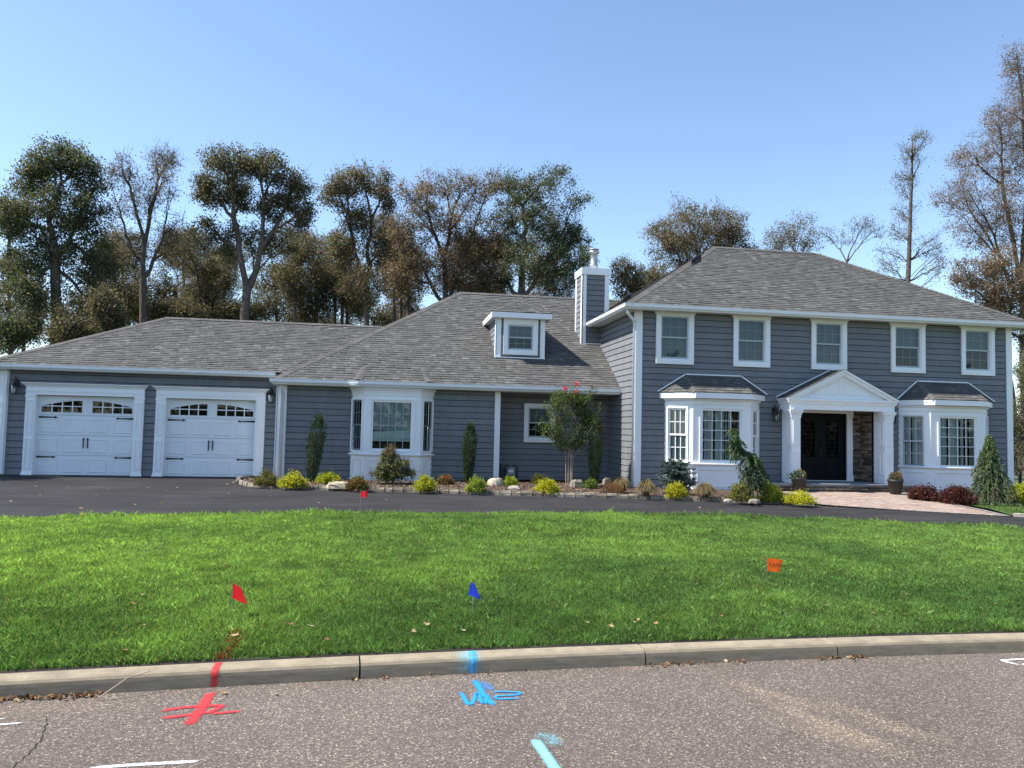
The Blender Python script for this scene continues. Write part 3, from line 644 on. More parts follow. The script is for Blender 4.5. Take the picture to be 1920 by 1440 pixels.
def bay_roof(o, ax, dx, bx, cx, apl, apr, yb, ze, za, y0=0):
    """fascia ring, dark shingled hip leaning on the wall, white flashing"""
    k = MB(); k.sweep([(0, ze-.16), (.035, ze-.16), (.035, ze-.005), (0, ze-.005)], [(ax+.06, y0), (bx+.02, yb+.035), (cx-.02, yb+.035), (dx-.06, y0)]); k.build('fascia', WHITE, o)
    MB().add([(ax+.07, y0, ze-.158), (bx+.03, yb+.04, ze-.158), (cx-.03, yb+.04, ze-.158), (dx-.07, y0, ze-.158)], [(0, 3, 2, 1)]).build('soffit', SOFFIT, o)
    A, B, C_, D, P, Q = Vector((ax, y0, ze)), Vector((bx, yb, ze)), Vector((cx, yb, ze)), Vector((dx, y0, ze)), Vector((apl, y0, za)), Vector((apr, y0, za))
    d = MB(); d.add([A, B, C_, D, P, Q], [(0, 1, 4), (1, 2, 5, 4), (2, 3, 5), (0, 3, 2, 1)]); r_ = d.build('bay_roof', DECK, o)
    k = MB(); V_ = Vector((0, y0-yb, za-ze)); ln = V_.length
    tabs(k, B+Vector((0, 0, .004)), (1, 0, 0), V_, ln, lambda v: (apl-bx)*v/ln, lambda v: (cx-bx)+(apr-cx)*v/ln)
    for (p, q, t) in ((A, B, P), (C_, D, Q)):
        U_ = q-p; L_ = U_.length; U_.normalize(); w_ = t-p; uu = w_.dot(U_); V2 = w_-U_*uu; l2 = V2.length
        tabs(k, p+Vector((0, 0, .004)), U_, V2, l2, lambda v, uu=uu, l2=l2: uu*v/l2, lambda v, uu=uu, l2=l2, L_=L_: L_+(uu-L_)*v/l2)
    k.build('shingles', SHINGLE, o, kind='stuff')
    k = MB()
    for p, q in ((A, P), (P, Q), (Q, D)):
        dr = (q-p).normalized(); n_ = Vector((-dr.z, 0, dr.x)); k.prism([p+n_*.03+Vector((0, -.05, 0)), q+n_*.03+Vector((0, -.05, 0)), q+n_*.062+Vector((0, -.05, 0)), p+n_*.062+Vector((0, -.05, 0))], (0, .02, 0))
    k.build('flashing', WHITE, o)
    k = MB(); caps(k, B+Vector((0, 0, .0)), P, .09, (Vector((.9, -.3, -.2)).normalized(), Vector((-.7, .3, -.3)).normalized()), e=.14, lift=.015)
    caps(k, C_, Q, .09, (Vector((-.9, -.3, -.2)).normalized(), Vector((.7, .3, -.3)).normalized()), e=.14, lift=.015); k.build('ridge_caps', ROOFCAP, o, kind='stuff')
o = bay(18.25, 18.88, 20.56, 21.17, 0, .64, 2.66, .83, 2.50, (19.16, 20.26), (.95, 2.33), (4, 5), False, (.13, .20), {0: [(.30, .36), (.45, .49)], 1: [(.36, .40), (.98, 1.06), (1.25, 1.31)], 2: ()}, WHITE, WHITE)
bay_roof(o, 18.06, 21.38, 18.84, 20.54, 18.88, 20.57, -.86, 2.83, 3.34)
o = bay(25.66, 26.30, 28.06, 28.72, 0, .64, 2.66, .83, 2.50, (26.60, 27.73), (.90, 2.30), (4, 5), False, (.13, .20), {0: (), 1: [(.62, .68), (1.22, 1.28)], 2: ()}, FRAMEG, FRAMEG)
bay_roof(o, 25.66, 28.92, 26.26, 28.0, 26.31, 28.03, -.86, 2.83, 3.38)
DARKFR = mat('dark_window_frame', (.13, .155, .175), .45, .05)
o = bay(9.34, 9.75, 11.33, 11.73, 1.8, .41, 2.80, .87, 2.58, (9.98, 11.06), (1.04, 2.38), (5, 4), True, (.07, .12), None, DARKFR, DARKFR)
MB().box(9.95, 11.09, 1.50, 1.505, 1.56, 2.42).build('window_shade', mat('roller_shade', (.46, .53, .53), .9, .05, 3, vscale=(30, 1, 1)), o)
bl = MB(); bl.add([(9.95, 1.49, 1.25), (11.09, 1.49, 1.25), (11.09, 1.49, 1.59), (9.95, 1.49, 1.52)], [(0, 1, 2, 3)]); bl.build('window_shade', mat('pale_shade', (.80, .85, .83), .9, .06, 4), o)

# --- garage doors
STRAP = [(0, -.028), (.40, -.014), (.42, -.03), (.44, -.03), (.505, 0), (.44, .03), (.42, .03), (.40, .014), (0, .028)]
def garage_door(x0, x1):
    y = 2.60; z0, z1 = DZ; W = x1-x0; rows = 4; rh = (z1-z0)/rows; b = MB()
    b.box(x0+.01, x1-.01, y, y+.05, z0+.01, z0+3*rh)
    gap = (.09, .09); gw = (W-.1*2-.27)/2; A1 = (x0+.10, x0+.10+gw); A2 = (x1-.10-gw, x1-.10); wz0, wz1 = 1.875, 2.215
    for r_ in rects_minus(x0+.01, x1-.01, z0+3*rh, z1, [(A1[0], A1[1], wz0, wz1), (A2[0], A2[1], wz0, wz1)]): b.box(r_[0], r_[1], y, y+.05, r_[2], r_[3])
    # arched infill above each window group
    for (a, c), inv in ((A1, 0), (A2, 1)):
        n = 16
        for i in range(n):
            t0, t1 = i/n, (i+1)/n; h = lambda t: wz0+.185+(wz1-wz0-.185)*math.sin((t if not inv else 1-t)*math.pi/2)
            p, q = a+(c-a)*t0, a+(c-a)*t1
            b.prism([(p, y, h(t0)), (q, y, h(t1)), (q, y, wz1+.001), (p, y, wz1+.001)], (0, .05, 0))
    d = b.build('garage_door', DOORW, HOUSE)
    cw = W/4
    for j in range(3):
        for i in range(4):
            px0, px1 = x0+cw*i+.07+.02*(i == 0), x0+cw*(i+1)-.07-.02*(i == 3); pz0, pz1 = z0+rh*j+.075, z0+rh*(j+1)-.095
            p = MB(); a = .022
            p.add([(px0, y-.001, pz0), (px1, y-.001, pz0), (px1, y-.001, pz1), (px0, y-.001, pz1), (px0+a, y-.016, pz0+a), (px1-a, y-.016, pz0+a), (px1-a, y-.016, pz1-a), (px0+a, y-.016, pz1-a),
                   (px0+2*a, y-.006, pz0+2*a), (px1-2*a, y-.006, pz0+2*a), (px1-2*a, y-.006, pz1-2*a), (px0+2*a, y-.006, pz1-2*a)],
                  [(0, 1, 5, 4), (1, 2, 6, 5), (2, 3, 7, 6), (3, 0, 4, 7), (4, 5, 9, 8), (5, 6, 10, 9), (6, 7, 11, 10), (7, 4, 8, 11), (8, 9, 10, 11)]); p.build('panel', DOORW, d)
    for j in (1, 2, 3): MB().box(x0+.01, x1-.01, y-.003, y-.001, z0+rh*j-.006, z0+rh*j+.006).build('section_joint', mat('joint_grey', (.35, .37, .40), .6) if 'joint_grey' not in bpy.data.materials else bpy.data.materials['joint_grey'], d)
    for (a, c) in (A1, A2):
        g = MB(); grille(g, a, c, wz0, wz1, 4, 1, y+.015, .03, .02); zb = wz0+.175; g.box(a, c, y+.003, y+.027, zb-.014, zb+.014); ring(g, a-.03, c+.03, wz0-.03, wz1+.02, .03, y-.012, y, .03, .02); g.build('grille', DOORW, d)
        for i in range(4):
            for (p, q) in ((wz0, zb), (zb, wz1)):
                xa, xb = a+(c-a)*i/4, a+(c-a)*(i+1)/4; MB().add([(xa, y+.02, p), (xb, y+.02, p), (xb, y+.02, q), (xa, y+.02, q)], [(0, 1, 2, 3)]).build('pane', GLASS, d)
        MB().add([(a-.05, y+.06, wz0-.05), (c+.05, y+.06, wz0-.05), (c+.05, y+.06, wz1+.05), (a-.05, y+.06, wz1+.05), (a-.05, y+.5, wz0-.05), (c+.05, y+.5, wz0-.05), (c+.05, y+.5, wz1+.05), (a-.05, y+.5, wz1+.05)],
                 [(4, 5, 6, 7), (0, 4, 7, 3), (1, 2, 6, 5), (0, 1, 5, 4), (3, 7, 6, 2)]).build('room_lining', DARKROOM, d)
    for z in (1.73, .60):
        for sx, xx in ((1, x0+.04), (-1, x1-.04)):
            k = MB(); k.prism([(xx+sx*p, y-.012, z+q) for p, q in STRAP][::sx], (0, .008, 0)); k.build('strap_hinge', BLACKIRON, d)
    xm = (x0+x1)/2
    for sx in (-.055, .055):
        k = MB(); k.prism([(xm+sx+p, y-.03, 1.01+q) for p, q in ((-.012, -.14), (.012, -.14), (.012, .10), (.03, .10), (0, .15), (-.03, .10), (-.012, .10))], (0, .014, 0)); k.box(xm+sx-.01, xm+sx+.01, y-.02, y, .885, .90); k.box(xm+sx-.01, xm+sx+.01, y-.02, y, 1.09, 1.11); k.build('handle', BLACKIRON, d)
    MB().box(x0+.01, x1-.01, y-.01, y+.04, z0-.0, z0+.012).build('rubber_seal', BLACKIRON, d)
    # surround: pilasters, header and crown
    s = MB(); yo = 2.46
    for a, c in ((x0-.26, x0-.01), (x1+.01, x1+.26)):
        s.box(a, c, yo-.035, yo+.06, .09, DZ[1]); s.box(a-.02, c+.02, yo-.06, yo+.06, .09, .125); s.prism([(a-.018, yo-.055, .125), (c+.018, yo-.055, .125), (c, yo-.036, .20), (a, yo-.036, .20)], (0, .05, 0))
        for (p, q) in ((.27, 1.12), (1.28, 2.20)): ring(s, a+.045, c-.045, p, q, .02, yo-.058, yo-.035)
        s.box(a-.012, c+.012, yo-.05, yo+.06, 2.29, 2.36)
    s.box(x0-.01, x0+.012, yo-.03, y+.03, .09, DZ[1]); s.box(x1-.012, x1+.01, yo-.03, y+.03, .09, DZ[1])
    s.box(x0-.26, x1+.26, yo-.045, yo+.06, DZ[1], 2.60); s.box(x0+.012, x1-.012, yo+.06, y+.03, DZ[1], DZ[1]+.02)
    s.sweep([(0, 2.455), (.012, 2.455), (.014, 2.475), (0, 2.475)], [(x0-.262, yo+.05), (x0-.262, yo-.047), (x1+.262, yo-.047), (x1+.262, yo+.05)])
    s.sweep([(0, 2.585), (.02, 2.60), (.05, 2.64), (.095, 2.675), (.105, 2.70), (0, 2.70)], [(x0-.26, yo+.055), (x0-.26, yo-.045), (x1+.26, yo-.045), (x1+.26, yo+.055)])
    s.build('door_surround', WHITE, d)
garage_door(*D1); garage_door(*D2)

# --- dormer
DX0, DX1, DY = 13.72, 15.27, 2.88
wd = wall(DX0, DY, 0, DX1-DX0, 3.9, 5.2, 3.99, .178, [(14.06-DX0, 14.92-DX0, 4.17, 5.02)], name='dormer_wall')
wall(DX0, 5.2, HP, 5.2-DY, 3.6, 5.2, 3.99, .178, name='dormer_wall')
MB().box(DX1-.02, DX1+.01, DY+.16, 5.2, 3.9, 5.2).build('dormer_wall', SIDING, HOUSE)
trim([(DX0-.01, DX0+.14, DY-.045, DY, 3.93, 5.2), (DX1-.14, DX1+.012, DY-.045, DY, 3.93, 5.2), (DX0-.04, DX0, DY-.045, DY+.10, 3.93, 5.2), (DX0-.02, DX1+.02, DY-.075, DY-.002, 3.93, 3.965)], 'dormer_trim')
hung_window(14.06, DY-.03, 4.17, 0, .86, .85, (.125, .13, .19), .5, 3, 2, [(.52, 1)])
ex0, ex1, ey, ez = DX0-.20, DX1+.18, DY-.30, 5.355; hw = (ex1-ex0)/2; xm = (ex0+ex1)/2; dp = .56
b = MB(); zr_ = ez+hw*dp
b.add([(ex0, ey, ez), (ex1, ey, ez), (xm, ey+hw, zr_), (ex0, 5.3, ez), (ex1, 5.3, ez), (xm, 6.2, zr_)], [(0, 1, 2), (0, 2, 5, 3), (1, 4, 5, 2)]); drf = b.build('dormer_roof', DECK, HOUSE)
k = MB(); c_ = math.cos(math.atan(dp)); tabs(k, (ex0, ey, ez+.012), (1, 0, 0), (0, 1, dp), hw/c_, lambda v: v*c_, lambda v: 2*hw-v*c_)
tabs(k, (ex0, 5.3, ez+.012), (0, -1, 0), (1, 0, dp), hw/c_, lambda v: 0, lambda v: (5.3-ey)-v*c_); k.build('shingles', SHINGLE, drf, kind='stuff')
k = MB(); k.sweep([(0, ez-.17), (.02, ez-.17), (.02, ez), (0, ez)], [(ex0+.02, 5.3), (ex0+.02, ey+.02), (ex1-.02, ey+.02), (ex1-.02, 5.3)]); k.build('fascia', WHITE, drf)
trim([(ex0+.02, ex1-.02, ey+.02, DY+.02, ez-.165, ez-.15), (ex0+.02, DX0+.02, DY+.02, 5.3, ez-.165, ez-.15), (DX1-.01, ex1-.02, DY+.02, 5.3, ez-.165, ez-.15)], 'soffit', SOFFIT, drf)
k = MB(); caps(k, (ex0+.03, ey+.03, ez+.02), (xm, ey+hw, zr_+.01), .09, (hside((1, 1, dp), (0, -dp, 1), 1), hside((1, 1, dp), (-dp, 0, 1), -1)), lift=.015); caps(k, (ex1-.03, ey+.03, ez+.02), (xm, ey+hw, zr_+.01), .09, (hside((-1, 1, dp), (0, -dp, 1), -1), hside((-1, 1, dp), (dp, 0, 1), 1)), lift=.015); k.build('ridge_caps', ROOFCAP, drf, kind='stuff')

# --- chimney
CX0, CX1, CY0, CY1 = 16.74, 17.65, 3.84, 4.72
ch = wall(CX0+.02, CY0+.02, 0, CX1-CX0-.04, 4.3, 6.97, 4.66, .178, name='chimney')
for o_ in (wall(CX0+.02, CY1, HP, CY1-CY0-.02, 4.3, 6.97, 4.66, .178, name='chimney'),): pass
MB().box(CX0+.1, CX1-.02, CY0+.2, CY1, 4.0, 6.97).build('core', SIDING, ch)
trim([(CX0-.015, CX0+.135, CY0-.03, CY0+.02, 4.3, 6.97), (CX1-.135, CX1+.015, CY0-.03, CY0+.02, 4.6, 6.97), (CX0-.02, CX0+.02, CY0-.03, CY0+.13, 4.3, 6.97), (CX0-.02, CX0+.02, CY1-.13, CY1+.02, 4.3, 6.97)], 'corner_board', WHITE, ch)
trim([(CX0-.045, CX1+.045, CY0-.06, CY1+.06, 6.95, 7.18)], 'cap', WHITE, ch)
k = MB(); k.lathe([(.145, 0), (.145, .17), (.15, .18), (.15, .20), (.118, .21), (.115, .50), (.14, .56), (.14, .60), (.19, .62), (.195, .66), (.16, .68), (.15, .71), (.19, .73), (.185, .75), (.06, .79), (.02, .80)], (17.24, 4.3, 7.18), 20); k.build('flue', GALV, ch, smooth=True)
MB().box(CX0+.14, 17.40, CY0-.045, CY0-.02, 4.585, 4.62).build('flashing', WHITE, ch)

# --- portico and entrance
PX = 23.45
pt = MB(); pt.box(20.95, 25.5, -1.02, .0, .275, .33); pt.box(22.07, 24.85, .0, .6, .275, .33); po = pt.build('porch_slab', BLUESTONE, HOUSE)
def stones(parent, fr, W, z0, z1, hmin=.04, hmax=.085, back=.06):
    M_ = frame(*fr); z = z0
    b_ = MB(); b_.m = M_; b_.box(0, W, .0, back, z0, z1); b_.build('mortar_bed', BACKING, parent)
    while z < z1-.01:
        h = min(random.uniform(hmin, hmax), z1-z); x = 0
        while x < W-.01:
            l = min(random.uniform(.14, .42), W-x); l = l if W-x-l > .06 else W-x
            d = random.uniform(.012, .045); q = MB(); q.m = M_; g = .004; j = lambda: random.uniform(-.006, .006)
            q.add([(x+g, -.001, z+g), (x+l-g, -.001, z+g), (x+l-g, -.001, z+h-g), (x+g, -.001, z+h-g), (x+g+.006, -d+j(), z+g+.005), (x+l-g-.006, -d+j(), z+g+.004), (x+l-g-.006, -d+j(), z+h-g-.005), (x+g+.006, -d+j(), z+h-g-.005)],
                  [(4, 5, 6, 7), (0, 1, 5, 4), (1, 2, 6, 5), (2, 3, 7, 6), (3, 0, 4, 7)]); q.build('stone', LEDGE, parent); x += l
        z += h
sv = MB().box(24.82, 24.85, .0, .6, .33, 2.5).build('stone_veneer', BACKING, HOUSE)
stones(sv, (24.79, .6, HP), .6, .33, 2.5, .05, .10); stones(sv, (24.46, .54, 0), .35, .33, 2.5, .05, .10); stones(sv, (22.08, .54, 0), .36, .33, 2.5, .05, .10)
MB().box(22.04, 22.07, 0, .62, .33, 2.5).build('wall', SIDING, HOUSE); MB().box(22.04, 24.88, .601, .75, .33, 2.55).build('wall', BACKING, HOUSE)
MB().box(22.07, 24.85, -.0, .6, 2.5, 2.54).build('entry_ceiling', SOFFIT, HOUSE)
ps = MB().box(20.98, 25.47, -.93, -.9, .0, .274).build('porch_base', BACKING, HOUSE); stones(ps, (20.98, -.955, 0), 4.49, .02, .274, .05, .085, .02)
# double door
d = MB(); ring(d, 22.62, 24.28, .33, 2.42, .05, .50, .60); door = d.build('front_door', DOORBLK, HOUSE)
for x0 in (22.67, 23.45):
    lf = MB(); lx1 = x0+.775
    for r_ in rects_minus(x0+.004, lx1, .35, 2.37, [(x0+.2, lx1-.2, 1.05, 2.15)]): lf.box(r_[0], r_[1], .53, .575, r_[2], r_[3])
    ring(lf, x0+.17, lx1-.17, 1.02, 2.18, .03, .515, .53); ring(lf, x0+.15, lx1-.15, .48, .92, .03, .515, .53)
    lf.build('leaf', DOORBLK, door)
    MB().add([(x0+.2, .55, 1.05), (lx1-.2, .55, 1.05), (lx1-.2, .55, 2.15), (x0+.2, .55, 2.15)], [(0, 1, 2, 3)]).build('pane', glass_mat('leaded_glass', (.10, .12, .14), 1.2) if 'leaded_glass' not in bpy.data.materials else bpy.data.materials['leaded_glass'], door)
    lg = MB(); cx_ = x0+.3875
    for zz_ in np.linspace(1.1, 2.1, 9): lg.box(cx_-.18, cx_+.18, .541, .545, zz_-.004, zz_+.004)
    lg.tube([(cx_+.10*math.sin(t*3.1), .542, 1.08+1.04*t) for t in np.linspace(0, 1, 14)], .007, 5); lg.tube([(cx_-.10*math.sin(t*3.1), .542, 1.08+1.04*t) for t in np.linspace(0, 1, 14)], .007, 5)
    lg.build('leading', BRONZE, door)
k = MB(); k.tube([(23.40, .50, 1.0), (23.40, .47, 1.02), (23.40, .47, 1.28), (23.40, .50, 1.3)], .012, 6); k.build('handle', BRONZE, door)
MB().box(22.55, 24.3, .40, .5, .331, .345).build('threshold', WHITE, door)
trim([(22.44, 22.62, .44, .6, .33, 2.38), (24.28, 24.46, .44, .6, .33, 2.38), (22.42, 24.48, .42, .6, 2.38, 2.499), (22.42, 22.64, .43, .44, .33, .5), (24.26, 24.48, .43, .44, .33, .5), (22.42, 22.64, .43, .44, 2.28, 2.38), (24.26, 24.48, .43, .44, 2.28, 2.38), (22.42, 22.64, .43, .44, 1.30, 1.33), (24.26, 24.48, .43, .44, 1.30, 1.33), (22.42, 22.64, .43, .44, 1.40, 1.43), (24.26, 24.48, .43, .44, 1.40, 1.43)], 'door_casing', WHITE, door)
trim([(21.88, 22.07, -.055, 0, .33, 2.5), (24.85, 25.02, -.055, 0, .33, 2.5), (22.07, 24.85, -.05, 0.0, 2.5, 2.62)], 'entry_trim')
prt = MB(); fy = -.72                                                   # entablature, front beam and returns
x0, x1 = 21.74, 25.16
prt.box(x0+.06, x1-.06, fy+.08, fy+.34, 2.44, 2.60); prt.box(x0+.06, x0+.32, fy+.34, -.0, 2.44, 2.60); prt.box(x1-.32, x1-.06, fy+.34, 0, 2.44, 2.60)
prt.sweep([(0, 2.60), (.03, 2.61), (.035, 2.66), (.065, 2.70), (.065, 2.75), (.05, 2.77), (-.26, 2.775), (-.26, 2.60)], [(x0+.06, 0), (x0+.06, fy+.08), (x1-.06, fy+.08), (x1-.06, 0)])
por = prt.build('portico', WHITE, HOUSE)
MB().box(x0+.3, x1-.3, fy+.3, 0, 2.58, 2.60).build('ceiling', SOFFIT, por)
za, ze = 3.60, 2.78; ty = fy+.14
t_ = MB(); t_.prism([(x0+.15, ty, ze), (x1-.15, ty, ze), (PX, ty, za-.10)], (0, .05, 0)); t_.build('tympanum', WHITE, por)
m_ = MB(); sl = (za-ze)/(PX-x0)
def tri_frame(b, xa, xb, z0, zt, y, w_):
    b.box(xa, xb, y-.014, y, z0, z0+w_)
for sgn in (-1, 1):
    pz = lambda x: za-.14-sl*abs(x-PX)
    xa, xb = PX+sgn*.07, PX+sgn*.95
    m_.prism([(xa, ty-.016, 2.90), (xa+sgn*.022, ty-.016, 2.90), (xa+sgn*.022, ty-.016, pz(xa)-.15), (xa, ty-.016, pz(xa)-.14)], (0, .016, 0))
    m_.prism([(xa, ty-.017, 2.90), (xb, ty-.017, 2.90), (xb, ty-.017, 2.925), (xa, ty-.017, 2.925)], (0, .017, 0))
    m_.prism([(xa, ty-.018, pz(xa)-.16), (xb, ty-.018, 2.92), (xb+sgn*.03, ty-.018, 2.94), (xa, ty-.018, pz(xa)-.13)], (0, .018, 0))
m_.build('panel_moulding', WHITE, por)
for sgn in (-1, 1):
    e = x0-.05 if sgn < 0 else x1+.05; rk = MB()
    A = Vector((e, 0, ze-.015)); P = Vector((PX, 0, za+.03)); dv = (P-A).normalized(); nn = Vector((-dv.z, 0, dv.x)) if sgn < 0 else Vector((dv.z, 0, -dv.x))
    if nn.z < 0: nn = -nn
    for off0, off1, yy in ((-.15, -.06, fy+.03), (-.06, .0, fy-.02)):
        q = [A+nn*off0, P+nn*off0*1.0, P+nn*off1, A+nn*off1]
        q = [Vector((p.x, yy, p.z)) for p in q]
        # mitre the ends on the centre line
        for i_ in (1, 2): q[i_] = q[i_]+dv*((PX-q[i_].x)/dv.x)
        rk.prism(q if sgn < 0 else q[::-1], (0, -yy, 0) if off1 == 0 else (0, .12, 0))
    rk.build('raking_cornice', WHITE, por)
    dk = MB(); A2 = A+nn*.004; P2 = Vector((PX, 0, (A2+dv*((PX-A2.x)/dv.x)).z)); L_ = (P2-A2).length
    tb = MB()
    if sgn < 0: tabs(tb, (A2.x, 0, A2.z), (0, -1, 0), (dv.x, 0, dv.z), L_, lambda v: 0, lambda v: -fy+.03)
    else: tabs(tb, (A2.x, fy-.03, A2.z), (0, 1, 0), (dv.x, 0, dv.z), L_, lambda v: 0, lambda v: -fy+.03)
    tb.build('shingles', SHINGLE, por, kind='stuff')
    f_ = MB(); q = [A+nn*.03, P+nn*.03, P+nn*.06, A+nn*.06]; f_.prism([Vector((p.x, -.05, p.z)) for p in q], (0, .02, 0)); f_.build('flashing', WHITE, por)
for cx_ in (21.98, 24.92):
    c = MB(); h = .14; cy = -.50
    c.box(cx_-h, cx_+h, cy-h, cy+h, .5, 2.30); c.box(cx_-.19, cx_+.19, cy-.19, cy+.19, .331, .44); c.prism([(cx_-.19, cy-.19, .44), (cx_+.19, cy-.19, .44), (cx_+.19, cy+.19, .44), (cx_-.19, cy+.19, .44)], (0, 0, .03))
    for k_, (z0, w_) in enumerate(((.47, .175), (.49, .165), (2.20, .155), (2.27, .165), (2.33, .185), (2.38, .205))):
        c.box(cx_-w_, cx_+w_, cy-w_, cy+w_, z0, z0+(.03 if k_ < 2 else .055))
    for fx, fr_ in ((0, frame(cx_-h, cy-h, 0)), (1, frame(cx_-h, cy+h, HP))):
        c.m = fr_
        for (p, q) in ((.60, 1.22), (1.42, 2.14)): ring(c, .045, .235, p, q, .024, -.022, 0)
        c.m = None
    c.build('column', WHITE, por)

def bed_z(x, y): return .11

# ------------------------------------------------------------------ foliage tools
def unit(a): return a/np.maximum(1e-9, np.linalg.norm(a, axis=-1, keepdims=True))
def leaf_arrays(P, size, cols, dirs=None, jitter=1.0, asp=.55, fold=.18):
    n = len(P); r_ = unit(rng.normal(size=(n, 3))); a = r_ if dirs is None else unit(np.asarray(dirs)+jitter*rng.normal(size=(n, 3)))
    b = unit(np.cross(a, rng.normal(size=(n, 3)))); c = np.cross(a, b); s = np.broadcast_to(np.asarray(size, float).reshape(-1, 1), (n, 1))
    V = np.stack([P-a*s*.5, P+b*s*asp*.5+c*s*fold, P+a*s*.5, P-b*s*asp*.5+c*s*fold], 1).reshape(-1, 3)
    F = np.arange(4*n).reshape(n, 4); return V, F, np.repeat(cols, 4, 0)
def pal(cols, n, w_=None, var=.18):
    c = np.array(cols, float); k = rng.choice(len(c), n, p=w_); o = c[k]*(1+rng.normal(0, var, (n, 1))); return np.clip(o, .004, 1)
def tubes(P0, P1, R0, R1, k=5):
    d = unit(P1-P0); x = unit(np.cross(d, np.where(np.abs(d[:, 2:3]) > .9, np.array([[1., 0, 0]]), np.array([[0, 0, 1.]])))); y = np.cross(d, x)
    a = np.arange(k)*2*math.pi/k; V = []
    ring_ = x[:, None, :]*np.cos(a)[None, :, None]+y[:, None, :]*np.sin(a)[None, :, None]
    A = P0[:, None, :]+ring_*R0[:, None, None]; B = P1[:, None, :]+ring_*R1[:, None, None]
    V = np.concatenate([A, B], 1).reshape(-1, 3); m = len(P0); base = (np.arange(m)*2*k)[:, None]; j = np.arange(k)
    F = np.stack([base+j, base+(j+1) % k, base+k+(j+1) % k, base+k+j], -1).reshape(-1, 4); return V, F
def skeleton(trunk, targets, wander=.12, step=.9, up_=.25, tipr=.012, power=2.3):
    """grow limbs from the trunk polyline to every target; returns node positions, parents, radii"""
    N_ = [np.array(p, float) for p in trunk]; par = [-1]+list(range(len(trunk)-1)); top = N_[-1]; DR_ = [np.array([0, 0, 1.])*.5+unit(np.array(trunk[-1], float)-np.array(trunk[0], float))*.5 for _ in trunk]
    t = np.array(targets, float); o = np.argsort(np.linalg.norm(t-N_[len(trunk)//2], axis=1)+rng.normal(0, .3, len(t))); tips = []
    lo = max(1, len(trunk)//3)
    for i in o:
        p = t[i]; A = np.array(N_); d = p-A; ds = np.linalg.norm(d, axis=1); hz = np.linalg.norm(d[:, :2], axis=1); cost = ds+np.maximum(0, hz-1.1*d[:, 2])*.9; cost[:lo] += 5; Dn = np.array(DR_); cost = cost+.75*ds*(1-(d*Dn).sum(1)/np.maximum(ds, 1e-6))
        j = int(np.argmin(cost)); ln = ds[j]; k = max(2, int(ln/step)+1); prev = j; a = A[j]; bend = np.array([0, 0, -up_*ln*.22])
        side = rng.normal(0, wander*ln*.22, 3)
        for q in range(1, k+1):
            f = q/k; x = a+(p-a)*f-bend*math.sin(math.pi*f)*(-.6)+side*math.sin(math.pi*f)+(rng.normal(0, min(.12, wander*.3*step), 3) if q < k else 0)
            DR_.append(unit(x-N_[prev])); N_.append(x); par.append(prev); prev = len(N_)-1
        tips.append(prev)
    N_ = np.array(N_); par = np.array(par); r = np.zeros(len(N_))
    for i in range(len(N_)-1, -1, -1):
        r[i] = max(r[i], tipr**power)
        if par[i] >= 0: r[par[i]] += r[i]
    return N_, par, r**(1/power), tips
def fork_skeleton(trunk, targets, jit=.05, up_=.10, tipr=.011, power=2.1, leader=False):
    """limbs fork again and again towards ever smaller groups of twig ends"""
    N_ = [np.array(p, float) for p in trunk]; par = [-1]+list(range(len(trunk)-1)); tips = []
    def seg(i, q, k=2):
        a = N_[i]; ln = np.linalg.norm(q-a); o = rng.normal(0, jit*ln, 3)
        for f in range(1, k+1):
            t = f/k; N_.append(a+(q-a)*t+o*math.sin(math.pi*t)+np.array([0, 0, -.06*ln*math.sin(math.pi*t)])); par.append(i); i = len(N_)-1
        return i
    def grow(i, T, lvl):
        if len(T) == 1: tips.append(seg(i, T[0], 2)); return
        k = 3 if (lvl == 0 and len(T) > 12) or (len(T) > 8 and rng.random() < .3) else 2
        d = unit(T-N_[i])*1.0+.12*(T-T.mean(0)); C_ = d[rng.choice(len(T), min(k, len(T)), replace=False)]
        for _ in range(5):
            lab = np.argmin(((d[:, None]-C_[None])**2).sum(-1), 1); C_ = np.array([d[lab == j].mean(0) if (lab == j).any() else C_[j] for j in range(len(C_))])
        if len(set(lab.tolist())) == 1: lab = np.arange(len(T)) % 2
        for j in set(lab.tolist()):
            G = T[lab == j]; c = G.mean(0); v = c-N_[i]; ln = np.linalg.norm(v); f = rng.uniform(.30, .48) if len(G) > 3 else rng.uniform(.45, .65)
            if len(G) == 1: grow(i, G, lvl+1)
            else: grow(seg(i, N_[i]+v*f+np.array([0, 0, up_*ln*f]), 3 if ln*f > 1.2 else 2), G, lvl+1)
    T = np.array(targets, float)
    if leader:
        A = np.array(N_); own = {}
        for p in T:
            j = int(np.argmin(np.abs(A[:, 2]-(p[2]-.55*np.linalg.norm(p[:2]-A[len(A)//2, :2])-.2)))); own.setdefault(max(2, j), []).append(p)
        for j, g in own.items():
            g = np.array(g); lab = (np.arctan2(g[:, 1]-A[j, 1], g[:, 0]-A[j, 0]) // 1.3).astype(int)
            for l in set(lab.tolist()): grow(j, g[lab == l], 1)
        tips.append(len(trunk)-1)
    else: grow(len(trunk)-1, T, 0)
    N_ = np.array(N_); par = np.array(par); r = np.zeros(len(N_))
    for i in range(len(N_)-1, -1, -1):
        r[i] = max(r[i], tipr**power)
        if par[i] >= 0: r[par[i]] += r[i] if i in tips or True else 0
    # count only twig ends
    c = np.zeros(len(N_)); c[tips] = 1
    for i in range(len(N_)-1, 0, -1): c[par[i]] += c[i]
    return N_, par, np.maximum(c, .6)**(1/power), tips
